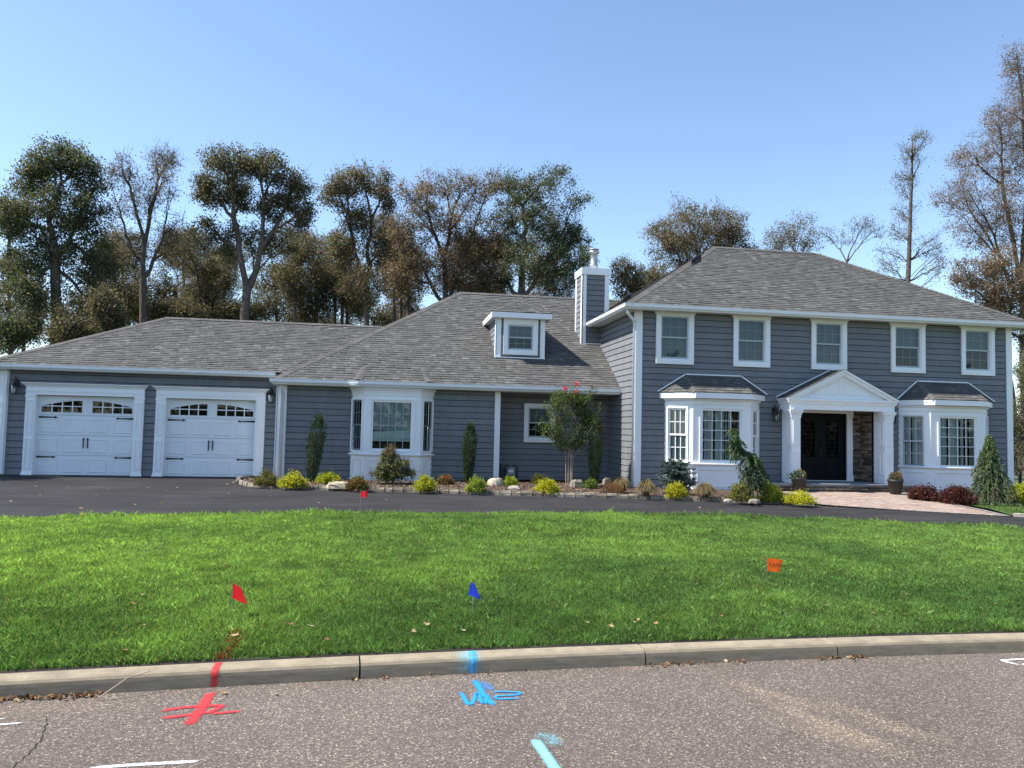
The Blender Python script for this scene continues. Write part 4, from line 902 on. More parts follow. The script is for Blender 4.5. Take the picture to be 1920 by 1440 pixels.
def tree(name, base, trunk_top, lobes, label, nt_, nl, ls, cols, weights=None, bark=BARK, rtrunk=.22, spread=.5, group='trees behind the house', twig=True, wander=.12, up_=.25, sink=.15, extra=None, droop=0, cat='tree', leafm=LEAF, tipr=.011, side=5, step=.9, leader=False, along=.9, nk=7):
    """lobes: (cx, cy, cz, rx, ry, rz, weight) in world metres"""
    base = np.array(base, float); o = thing(name, tuple(base), label, cat, group)
    tt = np.array(trunk_top, float); k = 16 if leader else nk
    tr = [base-np.array([0, 0, sink])]+[base+(tt-base)*(i/k)+np.array([rng.normal(0, .05), rng.normal(0, .05), 0])*(i > 0)*min(1, rtrunk*5) for i in range(1, k+1)]
    L_ = np.array(lobes, float); wt = L_[:, 6]*L_[:, 3]*L_[:, 5]; wt = wt/wt.sum(); li = rng.choice(len(L_), nt_, p=wt)
    d = unit(rng.normal(size=(nt_, 3)))*(rng.random((nt_, 1))**.45); T = L_[li, :3]+d*L_[li, 3:6]
    N_, par, r, tips = fork_skeleton(tr, T, wander*.5, up_*.3, tipr, 2.1, leader)
    r = rtrunk*(r/r[0]); k0 = min(len(tr), len(r)); r[:k0] *= np.linspace(1.25, 1, k0)
    r = np.maximum(r, tipr*.8)
    live = np.zeros(len(N_), bool); live[tips] = True
    for i in range(len(N_)-1, -1, -1):
        if live[i] and par[i] >= 0: live[par[i]] = True
    m = (par >= 0) & live; P0, P1, R0, R1 = N_[par[m]], N_[m], r[par[m]], r[m]; R0 = np.minimum(R0, R1*1.35+.012)
    if twig:
        q = np.array(tips); tw = 6; B = np.repeat(N_[q], tw, 0); E = B+rng.normal(0, spread*.55, B.shape)+np.array([0, 0, .12-droop*.3])
        P0 = np.vstack([P0, B]); P1 = np.vstack([P1, E]); R0 = np.concatenate([R0, np.full(len(B), tipr*.7)]); R1 = np.concatenate([R1, np.full(len(B), tipr*.25)])
    big = R0 > .03
    V1, F1 = tubes(P0[big], P1[big], R0[big], R1[big], 7); V2, F2 = tubes(P0[~big], P1[~big], R0[~big], R1[~big], 3)
    # split quads: same width arrays
    V = np.vstack([V1, V2]); F = np.vstack([F1, F2+len(V1)]); np_mesh('trunk', V-base, F, bark, o, smooth=True)
    if nl:
        w_ = rng.gamma(2.2, 1.0, len(tips)); w_ /= w_.sum(); ci = rng.choice(len(tips), nl, p=w_); tp = np.array(tips)[ci]; pp = N_[par[np.maximum(par[tp], 0)]]; lf_ = 1.08-along*rng.random((nl, 1))**1.4; P = pp+(N_[tp]-pp)*lf_+rng.normal(0, spread*.5, (nl, 3))*np.array([1, 1, .8])
        if droop: P[:, 2] -= np.abs(rng.normal(0, droop, nl))
        tint = 1+rng.normal(0, .22, (len(tips), 1)); c = pal(cols, nl, weights)*np.clip(tint[ci], .5, 1.6)
        if extra is not None: c = extra(P, c)
        V, F, C_ = leaf_arrays(P-base, ls*(.6+.8*rng.random(nl)), c); np_mesh('crown', V, F, leafm, o, C_)
    return o
def px_lobes(Y, specs):
    out = []
    for s in specs:
        u, v, ru, rv = s[:4]; wt = s[4] if len(s) > 4 else 1; p = atY(u, v, Y); q = atY(u+ru, v, Y); h = atY(u, v-rv, Y); rx = (q-p).length; rz = h.z-p.z
        out.append((p.x, p.y+rng.normal(0, .5), p.z, rx, (rx+rz)/2*.8, rz, wt))
    return out
def back_tree(name, ubase, vtop, Y, specs, label, nt_, nl, ls, cols, **k):
    p = atY(ubase, 780, Y); q = atY(vtop[0], vtop[1], Y); return tree(name, (p.x, Y, -.05), (q.x, q.y, q.z), px_lobes(Y, specs), label, nt_, nl, ls, cols, **k)
DG = (.076, .094, .052); OL = (.135, .128, .070); BR = (.175, .128, .088); RU = (.235, .14, .098); TA = (.20, .165, .122); GR = (.095, .135, .05); LG = (.12, .14, .05)
back_tree('oak_tree', 105, (108, 470), 15, [(110, 300, 80, 34), (45, 330, 34, 40), (165, 325, 42, 42), (30, 420, 42, 60), (95, 400, 45, 50), (160, 410, 46, 50), (105, 480, 60, 50), (25, 520, 42, 50), (180, 500, 38, 55), (80, 560, 60, 45), (160, 575, 45, 40)],
          'large dense dark green oak at the left edge behind the garage', 620, 42000, .105, [DG, (.075, .100, .046), OL, BR], weights=[.45, .25, .18, .12], spread=.42, rtrunk=.2)
back_tree('bare_tree', 262, (270, 520), 17, [(235, 330, 34, 42), (300, 300, 40, 36), (322, 350, 22, 40), (222, 400, 22, 40), (280, 380, 40, 50), (330, 440, 22, 40), (300, 460, 40, 40), (240, 460, 34, 36)],
          'tall nearly bare tree with fine grey twigs beside the dense oak', 520, 5200, .085, [TA, BR, (.15, .13, .10), OL], spread=.42, rtrunk=.15, wander=.14, tipr=.009)
back_tree('oak_tree', 456, (460, 540), 16, [(465, 318, 92, 32), (395, 355, 42, 36), (548, 355, 38, 40), (440, 360, 40, 34), (520, 385, 45, 30, .8), (375, 425, 26, 34, .6), (572, 405, 20, 34), (500, 440, 60, 36, .5), (425, 450, 44, 40, .5)],
          'broad crowned oak with open V-shaped limbs above the garage ridge', 480, 28000, .105, [DG, OL, (.13, .11, .06), BR], weights=[.4, .3, .15, .15], spread=.4, rtrunk=.2)
back_tree('oak_tree', 690, (686, 550), 18, [(680, 338, 56, 28), (632, 365, 30, 36), (722, 370, 22, 45), (668, 415, 40, 38, .9), (705, 470, 34, 45, .8), (640, 470, 32, 44, .8), (680, 540, 44, 40, .8)],
          'narrow tree with brown tinged crown left of the ridge peak', 380, 18000, .105, [DG, OL, BR, RU], weights=[.3, .3, .25, .15], spread=.4, rtrunk=.15)
back_tree('maple_tree', 835, (835, 570), 17, [(835, 345, 60, 32), (782, 372, 42, 40), (890, 360, 40, 42), (765, 440, 42, 55), (840, 420, 65, 50), (890, 460, 50, 50), (815, 510, 70, 45), (750, 520, 44, 44), (880, 530, 50, 34)],
          'reddish brown tree with many upright limbs behind the middle roof', 640, 20000, .095, [RU, BR, (.17, .13, .09), OL], weights=[.27, .35, .23, .15], spread=.4, rtrunk=.18, wander=.1)
def t6(P, c):
    k = (P[:, 0] > 15.8)[:, None] & (rng.random((len(P), 1)) < .7); return np.where(k, c*np.array([.55, .95, .75]), c)
back_tree('maple_tree', 970, (975, 560), 16.5, [(950, 350, 52, 36), (1030, 345, 48, 28, .5), (1078, 385, 28, 22, .6), (1000, 400, 60, 46), (1062, 450, 46, 42), (940, 440, 55, 50), (1070, 505, 40, 40), (1000, 500, 70, 46), (915, 520, 50, 40)],
          'wide brown and green tree just left of the chimney', 680, 34000, .10, [BR, OL, RU, DG, (.17, .13, .085)], weights=[.3, .25, .15, .2, .1], spread=.4, rtrunk=.19, extra=t6)
US = [(40, 600, 62, 60, 20, 'low dark thicket tree under the big oak at the left edge', [DG, OL, BR]), (165, 585, 60, 65, 21, 'brownish understorey tree between the oak and the bare tree', [BR, OL, TA]), (245, 540, 46, 80, 22, 'slim olive understorey tree left of the garage peak', [OL, DG, BR]),
      (335, 530, 40, 85, 23, 'thin dark understorey tree above the garage peak', [DG, OL, BR]), (395, 530, 50, 80, 24, 'tan leaved understorey tree under the broad oak', [OL, TA, BR]), (525, 520, 65, 85, 22, 'yellowish brown bushy tree right of the broad oak trunk', [OL, TA, LG]),
      (590, 540, 52, 80, 21, 'dark green bushy tree behind the garage ridge', [DG, OL, BR]), (655, 545, 48, 65, 24, 'small olive tree behind the meeting of both ridges', [OL, BR, GR]), (745, 530, 60, 70, 22, 'rust tinted understorey tree by the left roof hip', [BR, RU, OL]),
      (890, 530, 75, 45, 22, 'low brown thicket tree along the middle ridge', [BR, OL, RU]), (1030, 530, 60, 50, 23, 'dark low tree close left of the chimney', [DG, BR, OL]),
      (25, 640, 45, 40, 13, 'dark leafy sapling at the far left before the oak trunk', [DG, GR, OL]), (140, 615, 50, 42, 13.2, 'olive sapling before the oak trunk behind the garage hip', [OL, DG, BR]), (215, 595, 36, 45, 13.4, 'brown sapling behind the garage hip near its peak', [BR, OL, DG]),
      (225, 470, 46, 62, 25, 'hazy brown tree between oak and bare tree', [BR, TA, OL]), (345, 480, 50, 60, 26, 'hazy olive tree right of the bare tree', [OL, BR, TA]), (425, 500, 45, 60, 27, 'hazy tan tree behind the broad oak fork', [TA, OL, BR]), (560, 480, 45, 60, 25, 'hazy dark tree right of the broad oak', [DG, OL, BR]),
      (625, 490, 40, 60, 26, 'hazy brown tree beside the narrow tree', [BR, OL, DG]), (740, 460, 45, 60, 26, 'hazy rust tree between narrow and reddish trees', [RU, BR, OL]), (980, 470, 70, 60, 26, 'hazy dark tree inside the chimney side crowns', [DG, BR, OL]), (20, 440, 40, 80, 24, 'hazy green tree at the far left edge', [DG, OL, GR]), (470, 580, 70, 34, 20, 'low brown green scrub tree along the garage ridge', [BR, DG, OL]), (330, 585, 60, 26, 19, 'low dark scrub tree at the garage peak', [DG, BR, OL]),
      (600, 600, 80, 34, 28, 'far scrub tree low behind the ridge junction', [DG, OL, BR]), (700, 590, 70, 36, 29, 'far scrub tree left of the middle ridge peak', [OL, BR, DG]), (780, 570, 60, 40, 30, 'far scrub tree behind the middle ridge peak', [DG, BR, RU]), (420, 600, 90, 30, 29, 'far scrub tree behind the garage ridge centre', [DG, OL, TA]), (260, 600, 70, 30, 30, 'far scrub tree just right of the oak', [DG, BR, OL]), (960, 560, 90, 30, 30, 'far scrub tree behind the dormer', [DG, BR, OL]),
      (215, 520, 55, 80, 19, 'tall dark thicket tree right beside the big oak', [DG, OL, BR]), (375, 520, 50, 75, 20, 'dark thicket tree left of the broad oak trunk', [DG, OL, BR]), (555, 520, 55, 80, 19.5, 'dark thicket tree right of the broad oak trunk', [DG, BR, OL]), (650, 510, 45, 75, 21, 'olive thicket tree left of the narrow tree trunk', [OL, DG, BR]), (760, 490, 55, 75, 20, 'brown thicket tree right of the narrow tree', [BR, OL, DG]), (870, 490, 60, 60, 20.5, 'brown thicket tree inside the reddish crown', [BR, RU, OL])]
for u, v, ru, rv, Y, lab, cl in US:
    lb_ = [(u+rng.uniform(-.6, .6)*ru, v+rng.uniform(-.65, .65)*rv, ru*rng.uniform(.45, .75), rv*rng.uniform(.35, .65), rng.uniform(.6, 1.2)) for _ in range(6)]
    back_tree('understorey_tree', u+rng.uniform(-14, 14), (u+rng.uniform(-12, 12), v+rv*.2), Y, lb_, lab, 260, 7000, .10, cl, spread=.5, rtrunk=.085)
back_tree('bushy_tree', 1195, (1195, 590), 16, [(1185, 530, 42, 42), (1225, 550, 45, 38), (1160, 505, 18, 20, .6), (1230, 515, 25, 25, .6)], 'rounded olive and brown tree between chimney and tall roof', 260, 14000, .095, [OL, BR, GR, RU], weights=[.35, .3, .2, .15], rtrunk=.1, spread=.36)
back_tree('bushy_tree', 1310, (1312, 560), 20, [(1310, 430, 85, 42), (1255, 455, 55, 38), (1375, 430, 42, 40), (1310, 385, 70, 28, .4), (1290, 480, 80, 35), (1370, 470, 50, 30)], 'wide brown bushy tree with wispy shoots behind the tall ridge', 560, 22000, .10, [BR, (.17, .135, .09), OL, TA], weights=[.35, .3, .2, .15], rtrunk=.15, spread=.42, up_=.5)
back_tree('small_tree', 1487, (1487, 520), 22, [(1485, 445, 50, 34), (1505, 418, 28, 22, .7), (1455, 460, 30, 24, .8), (1520, 455, 24, 24, .7)], 'small thin leaved tree rising over the tall ridge', 170, 3600, .095, [BR, OL, TA], rtrunk=.08, tipr=.008, spread=.4)
back_tree('small_tree', 1578, (1588, 492), 22, [(1560, 432, 26, 16, .8), (1615, 425, 34, 16), (1600, 445, 40, 18, .6), (1640, 442, 18, 12, .6)], 'sparse little tree with bare bent stems past the ridge', 90, 800, .09, [(.11, .09, .065), OL], rtrunk=.06, tipr=.007, spread=.42)
back_tree('pole_tree', 1690, (1712, 262), 18, [(1725, 262, 22, 18), (1700, 290, 30, 26, .8), (1705, 340, 28, 34, .8), (1712, 400, 28, 30, .8), (1738, 462, 36, 24, 1), (1680, 480, 30, 34, .6), (1745, 505, 26, 26, .6), (1690, 430, 28, 24, .4)], 'tall slender almost leafless tree standing alone against the sky', 260, 3400, .08, [OL, TA, BR], rtrunk=.13, spread=.4, wander=.2, tipr=.008, leader=True)
back_tree('maple_tree', 1922, (1918, 570), 13.5, [(1908, 160, 28, 60), (1880, 230, 42, 55), (1845, 290, 45, 50), (1900, 310, 45, 60), (1815, 360, 45, 40, .8), (1870, 390, 55, 50), (1960, 230, 45, 110), (1835, 430, 50, 40, .9), (1895, 450, 40, 40), (1800, 420, 30, 34, .8), (1795, 350, 26, 40, .6), (1890, 120, 26, 34, .8)],
          'tall lacy reddish brown tree leaning in at the right edge', 1000, 30000, .075, [RU, (.23, .16, .12), BR, TA], weights=[.35, .25, .25, .15], rtrunk=.16, spread=.45, up_=.35, tipr=.007, wander=.06)
back_tree('bushy_tree', 1900, (1890, 620), 11.5, [(1850, 540, 60, 45), (1900, 560, 50, 60), (1815, 510, 40, 32, .7), (1915, 660, 35, 70), (1880, 490, 50, 30, .8), (1860, 590, 50, 40)], 'dense rust brown tree behind the right end of the house', 420, 26000, .085, [BR, RU, (.23, .16, .11), OL], weights=[.35, .3, .2, .15], rtrunk=.14, spread=.38)
back_tree('hedge_shrub', 1912, (1910, 830), 4.5, [(1908, 700, 12, 60), (1911, 790, 15, 60), (1908, 860, 13, 45), (1925, 760, 20, 100)], 'dark leafy shrub hard against the right corner board', 120, 9000, .07, [DG, GR, BR], weights=[.5, .3, .2], rtrunk=.05, group='shrubs round the house', cat='shrub', spread=.3)
back_tree('hedge_shrub', 1925, (1920, 800), 8, [(1915, 720, 22, 60), (1930, 800, 28, 60), (1910, 850, 20, 40)], 'dark green tall shrub beside the right house corner', 130, 8000, .08, [DG, GR, BR], weights=[.5, .35, .15], rtrunk=.07, group='shrubs round the house', cat='shrub', spread=.35)
tree('shade_tree', (-4.6, 2.0, -.02), (-4.6, 2.0, 3.6), [(-4.4, 1.9, 5.8, 1.1, .7, .9, 1), (-3.9, 2.7, 5.0, .9, .6, .7, 1), (-5.2, 1.6, 5.0, .9, .6, .7, 1)], 'leafy tree left of the garage, outside the picture, shading the driveway edge', 160, 5000, .13, [DG, OL, GR], rtrunk=.14)
for x_, y_, h_, lab in ((33.5, 9, 5.5, 'leafy boundary tree beyond the right end of the house'), (36.5, 13, 7, 'taller boundary tree further right behind the side yard'), (38, 6, 4.5, 'low boundary tree at the far right of the side yard')):
    tree('boundary_tree', (x_, y_, -.02), (x_, y_, h_*.35), [(x_, y_, h_*.55, 1.9, 1.6, h_*.4, 1), (x_-.9, y_, h_*.3, 1.5, 1.3, h_*.28, 1), (x_+1, y_, h_*.35, 1.5, 1.3, h_*.3, 1)], lab, 200, 6500, .10, [DG, OL, BR], rtrunk=.12, spread=.45)
# the wood across the street, out of the picture but mirrored in the panes
n = 9000; x = rng.uniform(-70, 95, n); y = rng.uniform(-62, -50, n); h = 6+3*np.sin(x*.21)+2*np.sin(x*.53+1); z = rng.random(n)*np.maximum(3, h); V, F, C_ = leaf_arrays(np.stack([x, y, z], 1), 1.1, pal([DG, OL, GR, BR], n)); fwood = np_mesh('far_wood', V, F, LEAF, None, C_); fwood['kind'] = 'stuff'

# ------------------------------------------------------------------ bed planting
def ball(name, u, v, w_, h, cols, label, n=2600, ls=.05, weights=None, zb=.10, spiky=False, group='shrubs in the planting bed', flower=None, up_=.35, asp=.5):
    p = atZ(u, v, zb); p.z = zb-.02; o = thing(name, tuple(p), label, 'shrub', group); k = 70
    d = unit(rng.normal(size=(k, 3))); d[:, 2] = np.abs(d[:, 2])*1.1-.08; cen = d*np.array([w_/2, w_/2, h])*(.62+.34*rng.random((k, 1)))+np.array([0, 0, h*.08])
    ci = rng.integers(0, k, n); P = cen[ci]+rng.normal(0, w_*.075, (n, 3)); keep = P[:, 2] > -.01; P = P[keep]; n = len(P); ci = ci[keep]
    c = pal(cols, n, weights, .2)*np.clip(1+rng.normal(0, .16, (k, 1)), .6, 1.4)[ci]
    V, F, C_ = leaf_arrays(P, ls*(.6+.8*rng.random(n)), c, unit(P+np.array([0, 0, .1]))*1.2+np.array([0, 0, up_]), .8 if spiky else 1.3, .25 if spiky else asp); np_mesh('foliage', V, F, LEAF, o, C_)
    V, F = tubes(np.zeros((k, 3))+rng.normal(0, w_*.04, (k, 3))*np.array([1, 1, 0]), cen*.97, np.full(k, .007), np.full(k, .003), 4); np_mesh('stems', V, F, BARK, o)
    if flower:
        m = 14; P = np.array(flower[0])+rng.normal(0, .035, (m, 3)); V, F, C_ = leaf_arrays(P, .05, pal([flower[1]], m, None, .1)); np_mesh('flower', V, F, LEAF, o, C_)
    return o
YE = (.48, .43, .02); YG = (.32, .36, .028); LIME = (.21, .29, .035); GO = (.13, .115, .026); OB = (.15, .105, .04); MG = (.08, .13, .03); RB = (.20, .07, .03); DR = (.075, .018, .022)
ball('mounded_shrub', 499, 908, .66, .36, [GO, OB, MG], 'olive brown mounded shrub at the left tip of the bed', ls=.04)
ball('golden_shrub', 550, 911, .70, .32, [YE, YG, (.26, .27, .03)], 'bright yellow mound right of the olive shrub at the bed tip')
ball('golden_shrub', 615, 906, .62, .28, [YG, YE, LIME], 'yellow green mound right of the first column yew')
ball('mounded_shrub', 672, 915, .56, .28, [OB, MG, RB], 'small brown green mound beside the flat tan rock', ls=.042)
ball('golden_shrub', 797, 918, .56, .33, [YG, LIME, YE], 'round yellow green shrub right of the maple', ls=.04)
ball('mounded_shrub', 834, 909, .50, .26, [OB, RB, MG], 'brown tinged shrub with one red bloom left of the second yew', ls=.042, flower=((.03, -.2, .27), (.5, .02, .02)))
ball('rounded_shrub', 893, 920, .52, .32, [LIME, YG, MG], 'fresh light green shrub in front of the second yew', ls=.042)
ball('rounded_shrub', 957, 911, .42, .28, [LIME, YG], 'small lime shrub beside the gas meter', n=1700, ls=.04)
ball('mounded_shrub', 1010, 908, .44, .30, [OB, GO, MG], 'small olive shrub peeking up behind a yellow mound', n=1700, ls=.04)
ball('golden_shrub', 1025, 922, .68, .30, [YE, YG, (.30, .30, .02)], 'wide yellow mound left of the crape myrtle stems')
ball('rounded_shrub', 1106, 916, .42, .28, [LIME, (.10, .20, .04), MG], 'bright green shrub right of the crape myrtle stems', n=900, ls=.04)
ball('heather_mound', 1150, 925, .62, .30, [RB, (.20, .085, .02), OB], 'rust orange mound near the tall block corner', ls=.03, spiky=True, n=3200)
ball('golden_shrub', 1268, 931, .54, .33, [YE, YG, (.32, .30, .02)], 'yellow shrub below the blue dwarf spruce', ls=.04)
ball('mounded_shrub', 1385, 938, .56, .42, [OB, GO, LIME], 'loose bronze green shrub at the foot of the weeping spruce', ls=.045, n=1300)
ball('golden_shrub', 1447, 937, .60, .40, [YG, LIME, YE], 'yellow green shrub between weeping spruce and porch', ls=.04)
ball('golden_shrub', 1498, 942, .70, .24, [YE, YG], 'flat yellow mound at the right tip of the bed', ls=.04)
ball('barberry', 1733, 937,   .76, .31, [DR, (.11, .028, .022), (.05, .03, .02)], 'dark red mound nearest the right flower pot', ls=.055, n=4200, zb=.08)
ball('barberry', 1795, 942, .82, .36, [DR, (.10, .025, .022), (.05, .03, .02)], 'dark red mound left of the weeping cone spruce', ls=.055, n=4600, zb=.08)
ball('golden_shrub', 1912, 942, .75, .48, [YG, LIME, YE], 'yellow green shrub at the right picture edge', zb=.06)
def tuft(u, v, w_, h, label, cols, n=900, zb=.10, loc=None):
    p = atZ(u, v, zb) if loc is None else Vector(loc); o = thing('ornamental_grass', (p.x, p.y, zb-.01), label, 'grass clump', 'ornamental grass clumps')
    a = rng.random(n)*6.283; r_ = w_/2*(.08+.92*rng.random(n)**.7); hh = h*(.55+.5*rng.random(n)); wd = .006; B = np.stack([np.cos(a)*.06*rng.random(n), np.sin(a)*.06*rng.random(n), np.zeros(n)], 1)
    dr = np.stack([np.cos(a), np.sin(a), np.zeros(n)], 1); sd = np.stack([-np.sin(a), np.cos(a), np.zeros(n)], 1)*wd
    q_ = (r_/(w_/2))**2; m = B+dr*(r_*.5)[:, None]+np.array([0, 0, 1])*(hh*(.95-.25*q_))[:, None]; t = B+dr*r_[:, None]+np.array([0, 0, 1])*np.maximum(.01, hh*(1.08-1.0*q_))[:, None]
    V = np.stack([B-sd, B+sd, m+sd, m-sd, t], 1).reshape(-1, 3); base = np.arange(n)[:, None]*5
    F = np.vstack([base+np.array([[0, 1, 2, 3]]), base+np.array([[3, 2, 4, 4]])]); F2 = (base+np.array([[3, 2, 4]]))
    Ft = np.vstack([base+np.array([[0, 1, 2]]), base+np.array([[0, 2, 3]]), F2]); np_mesh('blades', V, Ft, LEAF, o, np.repeat(pal(cols, n, None, .2), 5, 0)); return o
TN = [(.30, .23, .14), (.22, .18, .10), (.16, .14, .07)]
tuft(1212, 929, .70, .42, 'tan grass clump in front of the white corner board', TN); tuft(1322, 932, .80, .38, 'tan grass clump under the left bay window', TN); tuft(1166, 922, .62, .40, 'grey tan grass clump behind the rust mound', TN, zb=.12)
def yew(u, v, w_, h, label, lean=.0, zb=.12):
    p = atZ(u, v, zb); o = thing('column_yew', (p.x, p.y, zb-.02), label, 'shrub', 'column yews along the wall'); n = 4200; t = rng.random(n)**.8
    prof = w_/2*np.interp(t, [0, .15, .55, .8, 1], [.42, .62, 1, .95, .35]); a = rng.random(n)*6.283; rr = prof*np.sqrt(.25+.75*rng.random(n))
    k = .12*np.sin(a*5+t*9)+.1*np.sin(a*3-t*14); P = np.stack([np.cos(a)*rr*(1+k)+lean*t*h, np.sin(a)*rr*(1+k), t*h], 1); P[:, 2] += (t > .8)*np.abs(rng.normal(0, h*.05, n))
    V, F, C_ = leaf_arrays(P, .065, pal([(.032, .055, .020), (.045, .075, .024), (.065, .10, .03)], n, [.5, .35, .15], .2), np.array([0, 0, 1.])+.4*np.stack([np.cos(a), np.sin(a), a*0], 1), .35, .28); np_mesh('foliage', V, F, NEEDLE, o, C_)
    m = 26; a = rng.random(m)*6.283; e = np.stack([np.cos(a)*w_*.3+lean*h*.8, np.sin(a)*w_*.3, h*(.6+.4*rng.random(m))], 1); V, F = tubes(e*np.array([.15, .15, 0]), e, np.full(m, .012), np.full(m, .003), 4); np_mesh('stems', V, F, BARK, o); return o
yew(583, 903, .50, 1.75, 'column yew leaning right near the garage corner', .09); yew(877, 905, .42, 1.62, 'column yew left of the white recess post', .03); yew(1113, 913, .44, 1.80, 'dark column yew in the recess behind the crape myrtle', .04)
# conifers with hanging sprays
def strands(P0, dirs, ln, needles, droop, ls, cols, seg=6):
    pts = []; dd = []; br0 = []; br1 = []
    for p, d, l in zip(P0, dirs, ln):
        x = np.array(p, float); d = np.array(d, float)
        for i in range(seg):
            y = x+unit(d)*l/seg; br0.append(x); br1.append(y); k = needles//seg
            f = rng.random((k, 1)); pts.append(x+(y-x)*f+rng.normal(0, .018, (k, 3))); dd.append(np.repeat(unit(d)[None], k, 0)); x = y; d = d+np.array([0, 0, -droop])
    P = np.vstack(pts); D = np.vstack(dd); return P, D, np.array(br0), np.array(br1)
def conifer(name, p, spine, rad, n, label, cols, ln=(.25, .55), droop=.35, ls=.075, needles=30, out=1.0, dirbias=(0, 0, 0)):
    o = thing(name, tuple(p), label, 'shrub', 'conifers by the house'); S = np.array(spine, float); cum = np.r_[0, np.cumsum(np.linalg.norm(np.diff(S, axis=0), axis=1))]; cum /= cum[-1]
    t = rng.random(n); B = np.stack([np.interp(t, cum, S[:, i]) for i in range(3)], 1); a = rng.random(n)*6.283; R_ = np.interp(t, [0, .3, .7, 1], rad)
    d = np.stack([np.cos(a)*out, np.sin(a)*out, rng.normal(.12, .2, n)], 1)+np.array(dirbias); l = R_*(.6+.7*rng.random(n))
    P, D, b0, b1 = strands(B, d, l, needles, droop, ls, cols); P[:, 2] = np.maximum(P[:, 2], .02)
    V, F, C_ = leaf_arrays(P, ls*(.6+.7*rng.random(len(P))), pal(cols, len(P), None, .22), D, .45, .3); np_mesh('foliage', V, F, NEEDLE, o, C_)
    V, F = tubes(np.vstack([S[:-1], b0]), np.vstack([S[1:], b1]), np.r_[np.full(len(S)-1, .03), np.full(len(b0), .005)], np.r_[np.full(len(S)-1, .025), np.full(len(b0), .003)], 5); np_mesh('trunk', V, F, BARK, o); return o
SPG = [(.045, .080, .026), (.065, .105, .032), (.09, .125, .042)]
p = atZ(1402, 937, .1)
conifer('weeping_spruce', p, [(0, 0, -.02), (.12, .0, .35), (.18, .02, .75), (.02, .0, 1.05), (-.28, -.03, 1.22), (-.38, -.03, 1.5), (-.40, -.03, 1.72)], [.46, .48, .36, .18], 165, 'crooked weeping spruce with serpentine leader before the left bay', SPG, droop=.42, needles=42, dirbias=(.12, 0, 0))
p = atZ(1856, 943, .07)
conifer('weeping_spruce', p, [(0, 0, -.02), (.0, 0, .6), (.02, 0, 1.05), (.0, 0, 1.4), (.01, 0, 1.72)], [1.05, .85, .36, .07], 380, 'cone shaped weeping spruce with a bare leader at the right corner', SPG, droop=.5, needles=36)
p = atZ(1268, 926, .1)
conifer('dwarf_blue_spruce', p, [(0, 0, -.02), (.02, 0, .3), (-.02, 0, .6), (-.05, 0, .82)], [.34, .46, .42, .30], 200, 'small blue green spruce left of the left bay', [(.075, .105, .098), (.10, .14, .135), (.055, .08, .068)], droop=.05, ls=.075, needles=60, dirbias=(-.05, 0, .15))
# crape myrtle
p = atZ(1068, 912, .1); cb = Vector((p.x, p.y, .08)); cy_ = p.y
lob = px_lobes(cy_, [(1070, 790, 38, 34), (1045, 760, 20, 26), (1095, 770, 22, 28), (1075, 745, 18, 18, .7), (1030, 805, 18, 12, .7), (1108, 790, 14, 12, .6), (1070, 825, 35, 20)])
lob = [(a, cy_+(b_-cy_)*.2, c, d, .45, f, g) for a, b_, c, d, e, f, g in lob]
cm = thing('crape_myrtle', tuple(cb), 'multi-stemmed crape myrtle with a few red flowers in front of the recess', 'tree')
tg = []
for L_ in lob:
    for i in range(12): d = unit(rng.normal(size=3)); tg.append(np.array(L_[:3])+d*np.array(L_[3:6])*rng.random()**.4)
spikes = [(1047, 735), (1060, 748), (1078, 745), (1092, 752), (1112, 733), (1012, 795), (1128, 765), (1125, 808), (1076, 728), (1040, 745), (1100, 745)]
tg += [np.array(atY(u, v, cy_+rng.uniform(-.2, .2))) for u, v in spikes]
allV = []; allF = []; lp = []; off = 0; cbn = np.array(cb)
for si, dx in enumerate((-.075, -.03, .0, .03, .07)):
    sub = [t for i, t in enumerate(tg) if i % 5 == si]; b0 = cbn+np.array([dx*1.2, rng.normal(0, .06), -.02])
    N_, par, r_, tips = skeleton([b0, b0+np.array([dx*.1, 0, .3]), b0+np.array([dx*.2, 0, .6]), b0+np.array([dx*.3, 0, .85]), b0+np.array([dx*.5, 0, 1.05])], sub, .08, .25, .3, .004); m = par >= 0; r_ = np.minimum(np.maximum(r_, .004), .024)
    V, F = tubes(N_[par[m]], N_[m], r_[par[m]], r_[m], 5); allV.append(V-cbn); allF.append(F+off); off += len(V); lp.append(N_[np.array(tips)]); q = N_[N_[:, 2] > 1.12]; lp.append(q)
np_mesh('trunk', np.vstack(allV), np.vstack(allF), BARKT, cm, smooth=True)
lp = np.vstack(lp); n = 6800; P = lp[rng.integers(0, len(lp), n)]+rng.normal(0, .075, (n, 3)); V, F, C_ = leaf_arrays(P-cbn, .062, pal([(.045, .075, .026), (.07, .11, .032), (.12, .15, .04), (.14, .11, .04)], n, [.4, .35, .2, .05], .2)); np_mesh('crown', V, F, LEAF, cm, C_)
for u, v in ((1060, 728), (1082, 720), (1080, 735), (1126, 804)):
    c = np.array(atY(u, v, cy_))-cbn; P = c+rng.normal(0, .035, (60, 3)); V, F, C_ = leaf_arrays(P, .045, pal([(.55, .03, .05), (.6, .07, .06)], 60, None, .12)); np_mesh('flower', V, F, LEAF, cm, C_)
